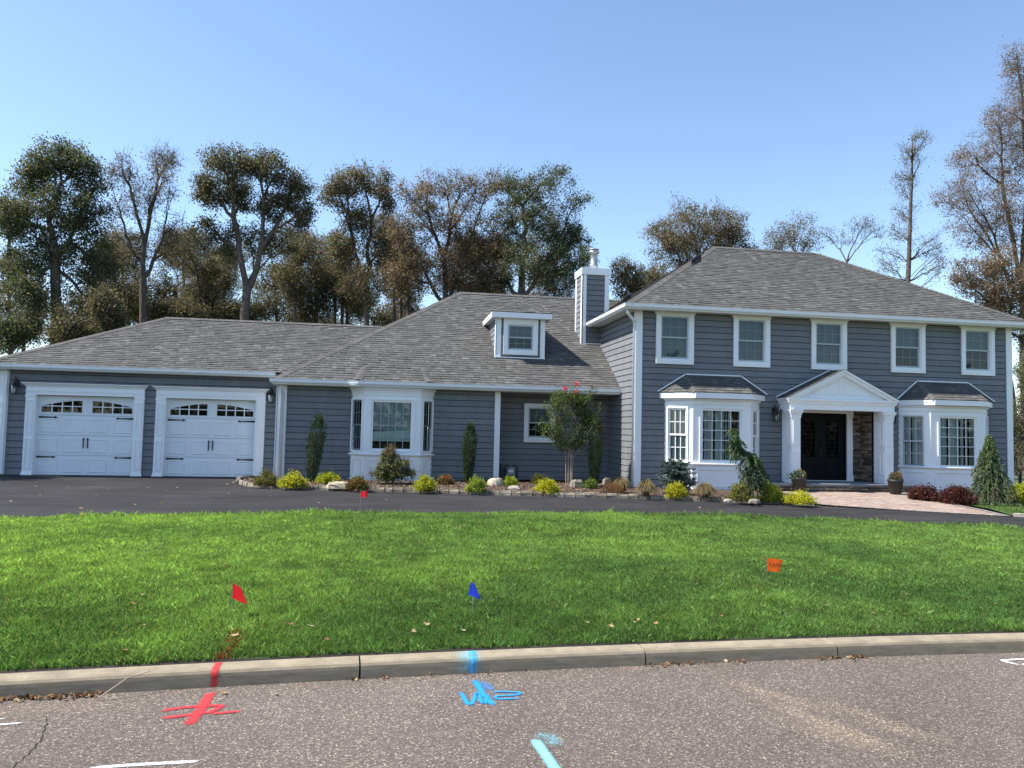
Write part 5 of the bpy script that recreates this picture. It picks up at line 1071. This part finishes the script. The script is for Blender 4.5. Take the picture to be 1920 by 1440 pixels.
# threadleaf maple
p = atZ(736, 908, .1); jb = (p.x, p.y, .08)
def jm(P, c): t = np.clip((P[:, 2:3]-.75)/.5, 0, .7); return c*(1-t)+t*np.array([.20, .13, .03])*(1+rng.normal(0, .2, (len(P), 1)))
tree('threadleaf_maple', jb, (p.x+.02, p.y, .75), [(p.x-.06, p.y, 1.08, .16, .16, .12, .8), (p.x-.08, p.y, .88, .28, .28, .16, 1), (p.x+.12, p.y, .68, .36, .34, .16, 1), (p.x-.2, p.y, .58, .34, .34, .16, 1), (p.x+.2, p.y-.05, .42, .46, .4, .13, 1), (p.x-.22, p.y-.05, .38, .42, .4, .13, 1)],
     'low spreading threadleaf maple in front of the middle bay', 200, 9000, .05, [(.14, .155, .07), (.19, .19, .085), (.09, .11, .05)], group='', bark=BARK, rtrunk=.035, spread=.09, wander=.05, extra=jm, droop=.05, tipr=.004, step=.18)

# ------------------------------------------------------------------ rocks, pots, lanterns, meter
def rock(u, v, w_, h, label, m, d=None, zb=.1, seed=0, flat=1.0):
    r_ = random.Random(seed); p = atZ(u, v, zb); b = MB(); n, k = 12, 6; d = d or w_*.7; off = [r_.uniform(.78, 1.15) for _ in range(n)]; vs = [(0, 0, h*r_.uniform(.9, 1))]; fs = []
    for i in range(1, k+1):
        t = i/k; rr = math.sin(t*math.pi/2)**.6; z = h*(1-t**2.2*1.1)
        for j in range(n): a = 2*math.pi*j/n; q = off[j]*rr*r_.uniform(.93, 1.07); vs.append((math.cos(a)*q*w_/2, math.sin(a)*q*d/2, z*r_.uniform(.93, 1.05)))
    for j in range(n): fs.append((0, 1+j, 1+(j+1) % n))
    for i in range(k-1):
        for j in range(n): fs.append((1+i*n+j, 1+(i+1)*n+j, 1+(i+1)*n+(j+1) % n, 1+i*n+(j+1) % n))
    b.add(vs, fs); o = b.build('rock', m); o.location = (p.x, p.y, zb-.02); tag(o, label, 'rock', 'rocks in the planting bed'); return o
rock(636, 913, .62, .16, 'flat tan rock left of the small brown shrub', ROCK, seed=1); rock(929, 911, .48, .24, 'tan boulder at the foot of the white post', ROCK, seed=2); rock(964, 917, .42, .11, 'whitish low rock at the edging near the gas meter', ROCKW, seed=3)
rock(1083, 914, .46, .24, 'dark boulder with pale top at the myrtle stems', ROCKD, seed=4); rock(1138, 910, .30, .24, 'upright grey slab in the recess corner', ROCKD, d=.10, seed=5); rock(1365, 939, .22, .06, 'pale rock left of the bronze shrub', ROCKW, seed=6); rock(1415, 941, .34, .09, 'grey streaked rock below the weeping spruce', ROCKD, seed=7)
rock(1165, 938, .05, .03, 'tiny pale stone on the bed near the corner', ROCKW, seed=8) if False else None
def pot(p, label, cols, fl, trail=False):
    o = thing('potted_plant', (p.x, p.y, p.z), label, 'flower pot', 'flower pots on the porch'); b = MB(); b.lathe([(.13, 0), (.15, .02), (.20, .34), (.215, .35), (.215, .40), (.185, .40), (.175, .33), (.02, .33)], (0, 0, 0), 24); b.build('pot', POT, o, smooth=True, local=True)
    n = 420; d = unit(rng.normal(size=(n, 3))); d[:, 2] = np.abs(d[:, 2]); P = d*np.array([.19, .19, .24])*rng.random((n, 1))**.35+np.array([0, 0, .38])
    if trail: k = n//3; P[:k] += np.array([-.18, 0, -.03])
    V, F, C_ = leaf_arrays(P, .06, pal(cols, n, None, .2), d+np.array([0, 0, .4]), .9, .4); np_mesh('foliage', V, F, LEAF, o, C_)
    m = 60; d = unit(rng.normal(size=(m, 3))); d[:, 2] = np.abs(d[:, 2]); P = d*np.array([.17, .17, .22])+np.array([.03, 0, .42]); V, F, C_ = leaf_arrays(P, .05, pal(fl, m, None, .12)); np_mesh('flowers', V, F, LEAF, o, C_); return o
pot(atZ(1498, 922, .115), 'dark pot with trailing green and tan blooms left of the door', [(.05, .08, .04), (.06, .10, .07)], [(.32, .22, .10), (.42, .30, .14)], True)
pot(atZ(1679, 926, .115), 'dark pot with pink and green leaves beside the right column', [(.05, .09, .03), (.08, .12, .04), (.10, .06, .03)], [(.40, .14, .10), (.32, .20, .12)])
LG_ = glass_mat('lantern_glass', (.75, .78, .78))
def lantern(x, y, z, label, s=1.0):
    o = thing('wall_lantern', (x, y, z), label, 'wall lantern', 'wall lanterns on the house'); q = lambda b, n, m: b.build(n, m, o, local=True)
    b = MB(); b.box(-.05*s, .05*s, -.012, 0, .02*s, .20*s); b.tube([(0, -.01, .16*s), (0, -.05*s, .26*s), (0, -.10*s, .27*s), (0, -.13*s, .22*s), (0, -.13*s, .17*s)], .011*s, 6); q(b, 'bracket', BRONZE)
    b = MB(); b.lathe([(.015*s, .19*s), (.03*s, .17*s), (.05*s, .11*s), (.10*s, .07*s), (.105*s, .055*s), (.08*s, .05*s)], (0, -.13*s, 0), 4); q(b, 'cap', BRONZE)
    b = MB()
    for a in range(4): t = a*math.pi/2; b.tube([(.088*s*math.cos(t), -.13*s+.088*s*math.sin(t), .055*s), (.068*s*math.cos(t), -.13*s+.068*s*math.sin(t), -.13*s)], .007*s, 4)
    b.lathe([(.08*s, -.15*s), (.085*s, -.135*s), (.07*s, -.13*s)], (0, -.13*s, 0), 4); q(b, 'cage', BRONZE)
    b = MB(); vs = []
    for a in range(4): t = a*math.pi/2; vs += [(.082*s*math.cos(t), -.13*s+.082*s*math.sin(t), .05*s), (.062*s*math.cos(t), -.13*s+.062*s*math.sin(t), -.125*s)]
    b.add(vs, [(2*i, 2*((i+1) % 4), 2*((i+1) % 4)+1, 2*i+1) for i in range(4)]); q(b, 'pane', LG_)
    b = MB(); b.lathe([(.012*s, -.12*s), (.02*s, -.05*s), (.02*s, -.02*s), (.008*s, 0)], (0, -.13*s, 0), 8); q(b, 'bulb', mat('lamp_bulb', (.8, .8, .76), .3, 0) if 'lamp_bulb' not in bpy.data.materials else bpy.data.materials['lamp_bulb']); return o
lantern(.03, 2.465, 2.53, 'bronze lantern left of the first garage door', 1.15); lantern(6.98, 2.465, 2.46, 'bronze lantern right of the second garage door', 1.1); lantern(21.62, -.035, 2.25, 'bronze lantern between the left bay and the porch', 1.15); lantern(25.38, -.035, 2.28, 'bronze lantern between the porch and the right bay', 1.15)
gm = thing('gas_meter', (14.18, 2.50, .1), 'grey gas meter with pipes against the recess wall', 'gas meter')
METER = mat('meter_grey', (.33, .35, .37), .5, .08, 8); PIPE = mat('dark_pipe', (.05, .05, .055), .6, .1)
b = MB(); b.box(-.10, .14, -.12, .02, .16, .36); b.lathe([(.0, 0), (.10, 0), (.11, .03), (.10, .06)], (.02, -.05, .35), 14); b.build('body', METER, gm, local=True)
b = MB(); b.box(-.05, .09, -.135, -.118, .25, .33); b.build('dial', WHITE, gm, local=True)
b = MB(); b.tube([(-.16, -.03, -.1), (-.16, -.03, .42), (-.1, -.03, .5), (-.05, -.03, .44)], .02, 6); b.tube([(.22, -.03, -.1), (.22, -.03, .40), (.15, -.03, .48), (.1, -.03, .42)], .02, 6); b.box(-.3, -.22, -.04, .02, .02, .5); b.build('pipe', PIPE, gm, local=True)

# ------------------------------------------------------------------ bed edging stones and mulch
ed = bpy.data.objects.new('bed_edging', None); COL.objects.link(ed); ed.location = (14, -1, 0); tag(ed, 'low edging of pale granite blocks round the planting bed', 'edging')
meshes = []
for i in range(5):
    r_ = random.Random(i); b = MB(); j = lambda s=.012: r_.uniform(-s, s); x, y, z = .5, .055, .115
    vs = [(-x+.02+j(), -y+j(), -.03), (x-.02+j(), -y+j(), -.03), (x-.02, y+j(), -.03), (-x+.02, y+j(), -.03), (-x+.03, -y+.004+j(), z*.55), (x-.03, -y+.002+j(), z*.6), (x-.03, y, z*.6), (-x+.03, y, z*.55), (-x+.05, -y+.02+j(), z+j()), (x-.05, -y+.02+j(), z+j()), (x-.05, y-.015, z+j()), (-x+.05, y-.015, z+j())]
    b.add(vs, [(0, 1, 5, 4), (1, 2, 6, 5), (2, 3, 7, 6), (3, 0, 4, 7), (4, 5, 9, 8), (5, 6, 10, 9), (6, 7, 11, 10), (7, 4, 8, 11), (8, 9, 10, 11)]); o = b.build('t', COBBLE); meshes.append(o.data); bpy.data.objects.remove(o)
B_ = [Vector((x, y, 0)) for x, y in BED]; cum = [0]
for a, c in zip(B_, B_[1:]): cum.append(cum[-1]+(c-a).length)
s = 0
while s < cum[-1]-.1:
    l = random.uniform(.20, .30); m_ = s+l/2; x = np.interp(m_, cum, [p.x for p in B_]); y = np.interp(m_, cum, [p.y for p in B_]); x2 = np.interp(m_+.05, cum, [p.x for p in B_]); y2 = np.interp(m_+.05, cum, [p.y for p in B_])
    o = inst('edging_stone', random.choice(meshes), ed, (x, y, drive_z(x, y)), math.atan2(y2-y, x2-x)+random.uniform(-.04, .04), (l, 1+random.uniform(-.1, .15), 1+random.uniform(-.12, .1))); s += l
def in_bed(x, y):
    if not (6.4 < x < 20.7): return False
    yb = float(np.interp(x, [p[0] for p in BED[3:]], [p[1] for p in BED[3:]])); return y > yb+.08
n = 0; Pm = []
while len(Pm) < 5200:
    x, y = random.uniform(6.5, 20.7), random.uniform(-3.7, 2.5)
    if in_bed(x, y) and not (x > 17.3 and y > .0) and not (x < 13.6 and y > 1.75): Pm.append((x, y, .095+.03*min(1, max(0, (y+1.5)/2))+random.uniform(0, .012)))
Pm = np.array(Pm); n = len(Pm); V, F, C_ = leaf_arrays(Pm, .06*(.5+rng.random(n)), np.ones((n, 3)), np.stack([rng.normal(size=n), rng.normal(size=n), .15*rng.normal(size=n)], 1), .1, .4, .05)
mo = np_mesh('mulch_chips', V, F, MULCHCHIP); mo['kind'] = 'stuff'

# ------------------------------------------------------------------ grass
def vnoise(x, y, sc, seed):
    r_ = np.random.default_rng(seed); G = r_.random((64, 64)); X, Y = x*sc, y*sc; i, j = np.floor(X).astype(int), np.floor(Y).astype(int); fx, fy = X-i, Y-j; fx = fx*fx*(3-2*fx); fy = fy*fy*(3-2*fy); g = lambda a, c: G[a % 64, c % 64]
    return (g(i, j)*(1-fx)+g(i+1, j)*fx)*(1-fy)+(g(i, j+1)*(1-fx)+g(i+1, j+1)*fx)*fy
KX = np.linspace(-10, 36, 300); KY = np.array([kerb_y(x) for x in KX])
def blades(x, y, z, h, wd, cols, lean=.8):
    n = len(x); a = rng.random(n)*6.283; l = lean*rng.random(n)*h; dx, dy = np.cos(a)*l, np.sin(a)*l; t = rng.random(n)*6.283; sx, sy = np.cos(t)*wd/2, np.sin(t)*wd/2
    B = np.stack([x, y, z-.01], 1); S = np.stack([sx, sy, 0*sx], 1); M_ = B+np.stack([dx*.35, dy*.35, h*.6], 1); T = B+np.stack([dx, dy, h*(1-.25*(l/h)**2)], 1)
    V = np.stack([B-S, B+S, M_+S*.8, T], 1).reshape(-1, 3); b4 = np.arange(n)[:, None]*4; F = np.vstack([b4+np.array([[0, 1, 2]]), b4+np.array([[0, 2, 3]])]); return V, F, np.repeat(cols, 4, 0)
def lawn_zone(y0, y1, dens, wd):
    xl = min(atY(-60, 1000, y0).x, atY(-60, 1000, y1).x)-.8; xr = max(atY(1980, 1000, y0).x, atY(1980, 1000, y1).x)+.8; n = int((xr-xl)*(y1-y0)*dens); x = rng.uniform(xl, xr, n); y = rng.uniform(y0, y1, n)
    yk = np.interp(x, KX, KY)+.225; yf = np.interp(x, [p[0] for p in LAWN_FAR], [p[1] for p in LAWN_FAR]); edge = .05*(vnoise(x, y, 5, 3)-.5); k = (y > yk+edge*.6) & (y < yf+edge+.03)
    # view wedge
    dX = x-CAM.x; dY = y-CAM.y; ang = np.arctan2(dX, dY)-YAW; k &= (np.abs(ang) < .71)
    x, y, yk, yf = x[k], y[k], yk[k], yf[k]; n = len(x); t = np.clip((y-yk)/(yf-yk), 0, 1); z = .100*(1-t)+.010*t+.07*np.sin(math.pi*t)
    p1 = vnoise(x, y, .55, 5); p2 = vnoise(x, y, 1.7, 6); p3 = vnoise(x+40, y+40, 6, 7); tall = np.clip((vnoise(x, y, .35, 9)-.35)*2.2, 0, 1)*np.clip((t-.35)*3, 0, 1)*np.clip((x-8)/3, 0, 1)
    h = (.036+.022*p2+.018*p3)*(.75+.5*rng.random(n))*(1+.75*tall)*(1-.45*np.exp(-((y-yk)/.12)**2)*0); h *= np.where(rng.random(n) < .01, 1.35, 1); h *= 1+1.5*np.exp(-((yf-y)/.22)**2)*rng.random(n)**2*(.3+vnoise(x, y, 1.3, 21))
    yel = np.clip(.55*p1+.35*p2-.1+.35*np.clip((11-x)/5, 0, 1)*np.clip((t-.3)*2, 0, 1)-.24*np.clip((.4-t)*2.5, 0, 1), 0, 1)
    c0 = np.array([.086, .166, .042]); c1 = np.array([.265, .395, .085]); c = c0+(c1-c0)*yel[:, None]; c = c*np.clip(1+rng.normal(0, .33, (n, 1)), .35, 2.2)*(.7+.6*p3[:, None]); pale = rng.random(n) < .08; c[pale] = c[pale]*1.5+np.array([.06, .05, .03])
    dry = rng.random(n) < .035; c[dry] = np.array([.26, .22, .10])*(.7+.5*rng.random((dry.sum(), 1))); c = np.clip(c, .006, 1)
    # red marking paint sprayed into the grass behind the kerb
    ga, gb = atZ(408, 1244, .13), atZ(446, 1178, .16); gt = np.clip((y-ga.y)/(gb.y-ga.y), 0, 1); rp = np.abs(x-(ga.x+(gb.x-ga.x)*gt)); hit = (rp < .02+.045*rng.random(n)) & (y > ga.y-.03) & (y < gb.y) & (rng.random(n) < .65-.35*gt); c[hit] = np.array([.26, .06, .03])
    return blades(x, y, z, h, wd*(.7+.6*rng.random(n)), c)
parts = [lawn_zone(-16.3, -14.2, 10500, .0033), lawn_zone(-14.2, -11.5, 6500, .0042), lawn_zone(-11.5, -5.9, 3400, .0060)]
o_ = 0; VV, FF, CC = [], [], []
for V, F, C_ in parts: VV.append(V); FF.append(F+o_); CC.append(C_); o_ += len(V)
go = np_mesh('lawn_grass', np.vstack(VV), np.vstack(FF), GRASS, None, np.vstack(CC)); go['kind'] = 'stuff'
n = 16000; x = rng.uniform(24.3, 31, n); y = rng.uniform(-8, -2.9, n); k = (y > np.interp(x, [24.3, 26, 29, 33], [-5.7, -6.85, -8.7, -11.8])) & (x > np.interp(y, [-6, -4.8, -2.95], [24.3, 24.7, 24.85])) & (y < np.interp(x, [24.8, 26.2, 31], [-2.9, -3.85, -3.65])); x, y = x[k], y[k]; n = len(x)
c = pal([(.06, .12, .02), (.10, .16, .025), (.16, .15, .05)], n, [.5, .4, .1], .2); V, F, C_ = blades(x, y, np.full(n, .035), .05*(.7+.6*rng.random(n)), np.full(n, .011), c); so_ = np_mesh('side_grass', V, F, GRASS, None, C_); so_['kind'] = 'stuff'

# ------------------------------------------------------------------ fallen leaves and kerb litter
def dry_leaf_mesh(i):
    r_ = random.Random(40+i); pts = []
    for k in range(10): a = 2*math.pi*k/10; q = (1 if k % 2 == 0 else .55)*r_.uniform(.8, 1.1); pts.append((math.cos(a)*q*.5, math.sin(a)*q*.32, .12*q*abs(math.cos(a))+r_.uniform(0, .08)))
    pts.append((0, 0, 0)); me = bpy.data.meshes.new('fallen_leaf'); me.from_pydata(pts, [], [(k, (k+1) % 10, 10) for k in range(10)])
    c = [(.42, .30, .17), (.36, .22, .10), (.50, .40, .27), (.22, .12, .06)][i]; a = me.color_attributes.new('Col', 'FLOAT_COLOR', 'POINT'); a.data.foreach_set('color', list(c4(c))*11); me.materials.append(DRYLEAF); return me
LM = [dry_leaf_mesh(i) for i in range(4)]
def leaf_at(u, v, zf, s, label, group):
    p = atZ(u, v, .05)
    for _ in range(4): p = atZ(u, v, zf(p.x, p.y))
    o = bpy.data.objects.new('fallen_leaf', random.choice(LM)); label = label if isinstance(label, str) else label(u, v); COL.objects.link(o); o.location = (p.x, p.y, p.z+.002); s *= random.uniform(.75, 1.2); o.scale = (s, s, s); o.rotation_euler = (random.uniform(-.3, .3), random.uniform(-.3, .3), random.uniform(0, 6.3)); tag(o, label, 'leaf', group)
for u, v in [(20, 940), (66, 912), (75, 929), (128, 915), (135, 944), (152, 953), (203, 917), (228, 914), (253, 946), (276, 928), (313, 921), (278, 915), (303, 944), (333, 914), (360, 907), (598, 943), (430, 925), (440, 912), (450, 915), (425, 908), (437, 905), (725, 937), (703, 938), (808, 925), (1245, 949), (1312, 952), (1315, 957), (520, 917), (470, 921), (180, 930), (395, 938), (505, 931)]:
    leaf_at(u, v, drive_z, .10, lambda u, v: 'dry tan leaf on the dark driveway '+('before the first garage door' if u < 270 else 'before the second garage door' if u < 480 else 'along the planting bed edging' if v < 935 else 'near the lawn edge'), 'leaves on the driveway')
for u, v in [(250, 1132), (268, 1116), (440, 1192), (432, 1180), (545, 1171), (582, 1174), (612, 1200), (800, 1171), (776, 1184), (700, 985), (688, 990), (868, 1182), (1100, 1168), (1190, 1167), (1197, 1163), (1230, 1170), (1453, 1097), (1550, 1135), (1430, 1138), (235, 1220), (272, 1172), (128, 1104), (1352, 1155), (1640, 1150), (1695, 1152), (1745, 1148), (1330, 1020), (915, 963), (1146, 1175), (640, 1127), (695, 1095)]:
    leaf_at(u, v, lambda x, y: lawn_z(x, y)+.05, .07, lambda u, v: 'dry tan leaf in the front lawn '+('near the driveway' if v < 1050 else 'left of the red flag' if u < 430 else 'between the red and blue flags' if u < 880 else 'between the blue and orange flags' if u < 1440 else 'right of the orange flag'), 'leaves on the lawn')
leaf_at(420, 1300, lambda x, y: .005, .07, 'crumpled pale leaf on the road below the kerb near the red mark', None); leaf_at(517, 1302, lambda x, y: .005, .05, 'small flat leaf on the road right of the red mark', None)
ps_ = []
for (u0, u1, m) in ((0, 225, 150), (1230, 1440, 40), (1590, 1700, 45), (660, 760, 12), (780, 1060, 14)):
    for _ in range(m):
        p = atZ(random.uniform(u0, u1), 1270, 0); ps_.append((p.x, kerb_y(p.x)-abs(random.gauss(0, .035))-.01, .006+random.uniform(0, .012)))
ps_ = np.array(ps_); n = len(ps_); V, F, C_ = leaf_arrays(ps_, .035*(.4+rng.random(n)), pal([(.30, .17, .08), (.20, .10, .05), (.42, .32, .2), (.10, .06, .035)], n), np.stack([rng.normal(size=n), rng.normal(size=n), .2*rng.normal(size=n)], 1), .1, .6); lt = np_mesh('leaf_litter', V, F, DRYLEAF, None, C_); lt['kind'] = 'stuff'
V, F = tubes(*[np.array(a) for a in ([[7.95, -15.93, .115], [8.35, -15.88, .12], [8.6, -15.78, .17]], [[8.35, -15.88, .12], [8.6, -15.78, .17], [8.8, -15.6, .2]])], np.array([.004]*3), np.array([.004]*3), 4) if False else tubes(np.array([atZ(180, 1312, .01)[:], atZ(238, 1272, .11)[:]]), np.array([atZ(238, 1272, .11)[:], atZ(282, 1258, .13)[:]]), np.array([.004, .004]), np.array([.004, .003]), 4)
tw_ = np_mesh('dry_stalk', V, F, BARKT); tag(tw_, 'thin dry grass stalk hanging over the kerb at the left', 'stalk')

# ------------------------------------------------------------------ marker flags
def flag_mat(name, c):      # thin vinyl lets the sun through
    m, t, b, N, L = nodes(name); b.inputs['Base Color'].default_value = c4(c); b.inputs['Roughness'].default_value = .5
    tr = N.new('ShaderNodeBsdfTranslucent'); tr.inputs[0].default_value = c4(tuple(min(1, x*1.3) for x in c)); mx = N.new('ShaderNodeMixShader'); mx.inputs[0].default_value = .55
    L.new(b.outputs[0], mx.inputs[1]); L.new(tr.outputs[0], mx.inputs[2]); L.new(mx.outputs[0], N['Material Output'].inputs[0]); return m
def flag(u, v, zg, ht, pts, m, label, text=None, lean=0):
    p = atZ(u, v, zg); o = thing('marker_flag', (p.x, p.y, zg), label, 'marker flag', 'utility marker flags in the lawn'); b = MB(); b.tube([(0, 0, -.03), (lean*.5, 0, ht*.5), (lean, 0, ht)], .0024, 5); b.build('wire', GALV, o, local=True)
    b = MB(); nx = 8; top = [Vector(q) for q in pts]
    V = []
    for i in range(nx+1):
        t = i/nx
        for k in range(2):
            q = top[0].lerp(top[1], t) if k == 0 else top[3].lerp(top[2], t); V.append((lean+q.x, q.y+(.004 if text else .012)*math.sin(t*7)*t, ht+q.z))
    b.add(V, [(2*i, 2*i+1, 2*i+3, 2*i+2) for i in range(nx)]); f = b.build('flag', m, o, local=True)
    if text:
        cu = bpy.data.curves.new('lettering', 'FONT'); cu.body = text; cu.size = .050; cu.align_x = 'CENTER'; cu.align_y = 'CENTER'; cu.extrude = .0003; tmp = bpy.data.objects.new('t', cu); COL.objects.link(tmp); bpy.context.view_layer.update(); me = bpy.data.meshes.new_from_object(tmp.evaluated_get(bpy.context.evaluated_depsgraph_get())); bpy.data.objects.remove(tmp); me.materials.clear(); me.materials.append(BLACKIRON); t = bpy.data.objects.new('lettering', me); COL.objects.link(t); t.parent = f; t.location = (lean+.064, -.050, ht-.066); t.rotation_euler = (R(90), R(4), math.atan2(-.085, .132))
    return o
RED = flag_mat('red_vinyl', (.75, .010, .018)); BLU = flag_mat('blue_vinyl', (.012, .05, .55)); ORA = flag_mat('orange_vinyl', (.95, .13, .012))
flag(434, 1152, .15, .255, [(0, 0, 0), (.075, -.06, -.03), (.138, -.115, -.150), (.0, 0, -.125)], RED, 'red marker flag drooping to the right in the lower left lawn')
flag(886, 1148, .16, .245, [(-.015, .01, 0), (.004, -.01, 0), (.060, -.07, -.125), (-.040, .02, -.10)], BLU, 'blue diamond shaped marker flag behind the blue paint mark', lean=.0)
flag(1438, 1090, .16, .245, [(0, 0, 0), (.132, -.085, -.006), (.106, -.068, -.138), (.008, -.004, -.135)], ORA, 'orange marker flag with black lettering in the right lawn', 'CATV')
flag(675, 962, .03, .42, [(0, 0, 0), (.130, -.09, .0), (.125, -.09, -.115), (.0, 0, -.115)], RED, 'far red marker flag at the driveway edge')

# ------------------------------------------------------------------ paint marks
def paint_mat(name, col, thr=.45):
    m, t, b, N, L = nodes(name); b.inputs['Roughness'].default_value = .7; b.inputs['Base Color'].default_value = c4(col)
    a = N.new('ShaderNodeAttribute'); a.attribute_name = 'Col'; sp = N.new('ShaderNodeSeparateColor'); L.new(a.outputs['Color'], sp.inputs[0])
    n1 = noise(N, L, pos_node(N, L, 1), 130, 3, .7); n2 = noise(N, L, pos_node(N, L, 1), 20, 3, .6)
    ad = N.new('ShaderNodeMath'); ad.operation = 'MULTIPLY_ADD'; L.new(n1, ad.inputs[0]); ad.inputs[1].default_value = -1.7; L.new(sp.outputs[0], ad.inputs[2])
    ad2 = N.new('ShaderNodeMath'); ad2.operation = 'MULTIPLY_ADD'; L.new(n2, ad2.inputs[0]); ad2.inputs[1].default_value = -.5; L.new(ad.outputs[0], ad2.inputs[2])
    al = N.new('ShaderNodeMapRange'); al.inputs[1].default_value = -.95; al.inputs[2].default_value = -.15; L.new(ad2.outputs[0], al.inputs[0])
    L.new(al.outputs[0], b.inputs['Alpha']); return m
def stroke(pts, width, zf, soft=1.0, strength=1.0):
    """ribbon with a spray falloff across: returns V,F,C"""
    P = [np.array(p[:2], float) for p in pts]; Q = []
    for a, c in zip(P, P[1:]):
        k = max(2, int(np.linalg.norm(c-a)/.02)); Q += [a+(c-a)*i/k for i in range(k)]
    Q.append(P[-1]); Q = np.array(Q)
    for _ in range(2): Q[1:-1] = (Q[:-2]+2*Q[1:-1]+Q[2:])/4
    d = unit(np.gradient(Q, axis=0)); nrm = np.stack([-d[:, 1], d[:, 0]], 1); cols = [-1, -.6, -.3, 0, .3, .6, 1]; V, C_ = [], []
    for i, q in enumerate(Q):
        e = min(1, (i+.5)/3, (len(Q)-i-.5)/3)
        for s in cols: p = q+nrm[i]*s*width*soft; V.append((p[0], p[1], zf(p[0], p[1]))); C_.append([max(0, 1-abs(s)**1.5)*e*strength*1.15]*3)
    n = len(cols); F = [(i*n+j, i*n+j+1, (i+1)*n+j+1, (i+1)*n+j) for i in range(len(Q)-1) for j in range(n-1)]; return np.array(V), np.array(F), np.array(C_)
def mark(strokes, m, label, name='paint_mark'):
    VV, FF, CC, o = [], [], [], 0
    for i, s in enumerate(strokes): V, F, C_ = stroke(*s); V[:, 2] += .0006*i; VV.append(V); FF.append(F+o); CC.append(C_); o += len(V)
    ob = np_mesh(name, np.vstack(VV), np.vstack(FF), m, None, np.vstack(CC)); tag(ob, label, 'paint mark', 'sprayed survey marks'); return ob
rz = lambda x, y: .004
RP = lambda *q: [tuple(atZ(u, v, .004)[:2]) for u, v in q]
def kz(x, y):     # follows the kerb section
    o_ = y-kerb_y(x)
    return float(np.interp(o_, [-.02, -.004, 0, .004, .016, .035, .148], [.005, .03, .066, .088, .104, .112, .116]))
def kerb_stroke(xa, xb, width, m_list, strength=1.0, y1=.14):
    """stroke running straight up the kerb face and over its top"""
    prof = [(-.011, .004), (-.008, .034), (-.004, .064), (-.007+.004, .086), (.013, .1035), (.034, .1115), (.09, .1145), (y1, .1155)]; cols = [-1, -.6, -.3, 0, .3, .6, 1]; V, C_ = [], []
    for i, (o, z) in enumerate(prof):
        t = i/(len(prof)-1); x = xa+(xb-xa)*t
        for s in cols: xx = x+s*width; V.append((xx, kerb_y(xx)+o, z)); C_.append([max(0, 1-abs(s)**1.5)*strength*1.15]*3)
    n = 7; F = [(i*n+j, i*n+j+1, (i+1)*n+j+1, (i+1)*n+j) for i in range(len(prof)-1) for j in range(n-1)]; return np.array(V), np.array(F), np.array(C_)
def add_mesh(name, arrs, m, parent):
    V, F, C_ = arrs; return np_mesh(name, V, F, m, parent, C_)
PRED = paint_mat('red_marking_paint', (.60, .024, .03)); PBLU = paint_mat('blue_marking_paint', (.008, .26, .68)); PCYA = paint_mat('pale_cyan_paint', (.22, .66, .76)); PWHT = paint_mat('white_marking_paint', (.78, .78, .78))
ra = mark([(RP((395, 1298), (380, 1325), (352, 1360)), .042, rz), (RP((300, 1333), (345, 1326), (420, 1322), (395, 1335), (300, 1347)), .026, rz), (RP((390, 1339), (455, 1333)), .022, rz), (RP((398, 1300), (405, 1296)), .03, rz)], PRED, 'red sprayed letters and arrow on the road below the red flag')
pa_, pb_ = atZ(396, 1296, 0.0).x, atZ(403, 1254, .11).x
kr = add_mesh('kerb_stripe', kerb_stroke(pa_, pb_, .032, None, .9), PRED, ra)
ba = mark([(RP((889, 1274), (905, 1300), (926, 1323)), .032, rz), (RP((857, 1298), (866, 1300), (877, 1321), (885, 1320), (893, 1299), (897, 1299), (904, 1319), (911, 1317), (914, 1300)), .020, rz), (RP((978, 1309), (930, 1311), (926, 1305), (972, 1303), (980, 1298), (930, 1296), (922, 1300)), .017, rz), (RP((900, 1277), (925, 1296)), .05, rz, 1.0, .45)], PBLU, 'blue sprayed letters W S split by a slash on the road')
pa_, pb_ = atZ(888, 1272, 0).x, atZ(888, 1230, .11).x
add_mesh('kerb_stripe', kerb_stroke(pa_, pb_, .034, None), PBLU, ba); add_mesh('overspray', kerb_stroke(pb_-.03, pb_-.03, .11, None, .40, .13), PCYA, ba)
mark([(RP((1002, 1385), (1018, 1408), (1040, 1440), (1075, 1490)), .040, rz), (RP((1000, 1378), (1030, 1380), (1045, 1400)), .07, rz, 1, .30)], PCYA, 'pale cyan sprayed line at the bottom of the picture')
mark([(RP((165, 1440), (230, 1435), (300, 1431), (375, 1427)), .022, rz)], PWHT, 'white sprayed streak at the bottom left of the road')
mark([(RP((-30, 1360), (20, 1357), (48, 1354)), .014, rz), (RP((-30, 1350), (12, 1347)), .012, rz)], PWHT, 'short white dashes at the left edge of the road')
mark([(RP((1960, 1236), (1905, 1236), (1876, 1238), (1900, 1244), (1915, 1247)), .022, rz), (RP((1916, 1247), (1930, 1241), (1960, 1243)), .018, rz)], PWHT, 'white sprayed hook at the right edge of the road')
# crack in the road
ck = [(88, 1347), (87, 1352), (90, 1357), (84, 1362), (86, 1368), (79, 1373), (80, 1380), (76, 1384), (77, 1390), (68, 1395), (66, 1402), (57, 1407), (54, 1414), (46, 1418), (40, 1426), (32, 1429), (26, 1438), (18, 1444), (5, 1460)]
b = MB(); q = [Vector(atZ(u+random.uniform(-1, 1), v, .0025)) for u, v in ck]
for i in range(len(q)-1):
    w0, w1 = .0015+.002*random.random(), .0015+.002*random.random(); b.add([q[i]+Vector((-w0, 0, 0)), q[i]+Vector((w0, 0, 0)), q[i+1]+Vector((w1, 0, .0)), q[i+1]+Vector((-w1, 0, 0))], [(0, 3, 2, 1)])
b.build('crack', mat('crack_shadow', (.012, .010, .009), .95), bpy.data.objects['road'])
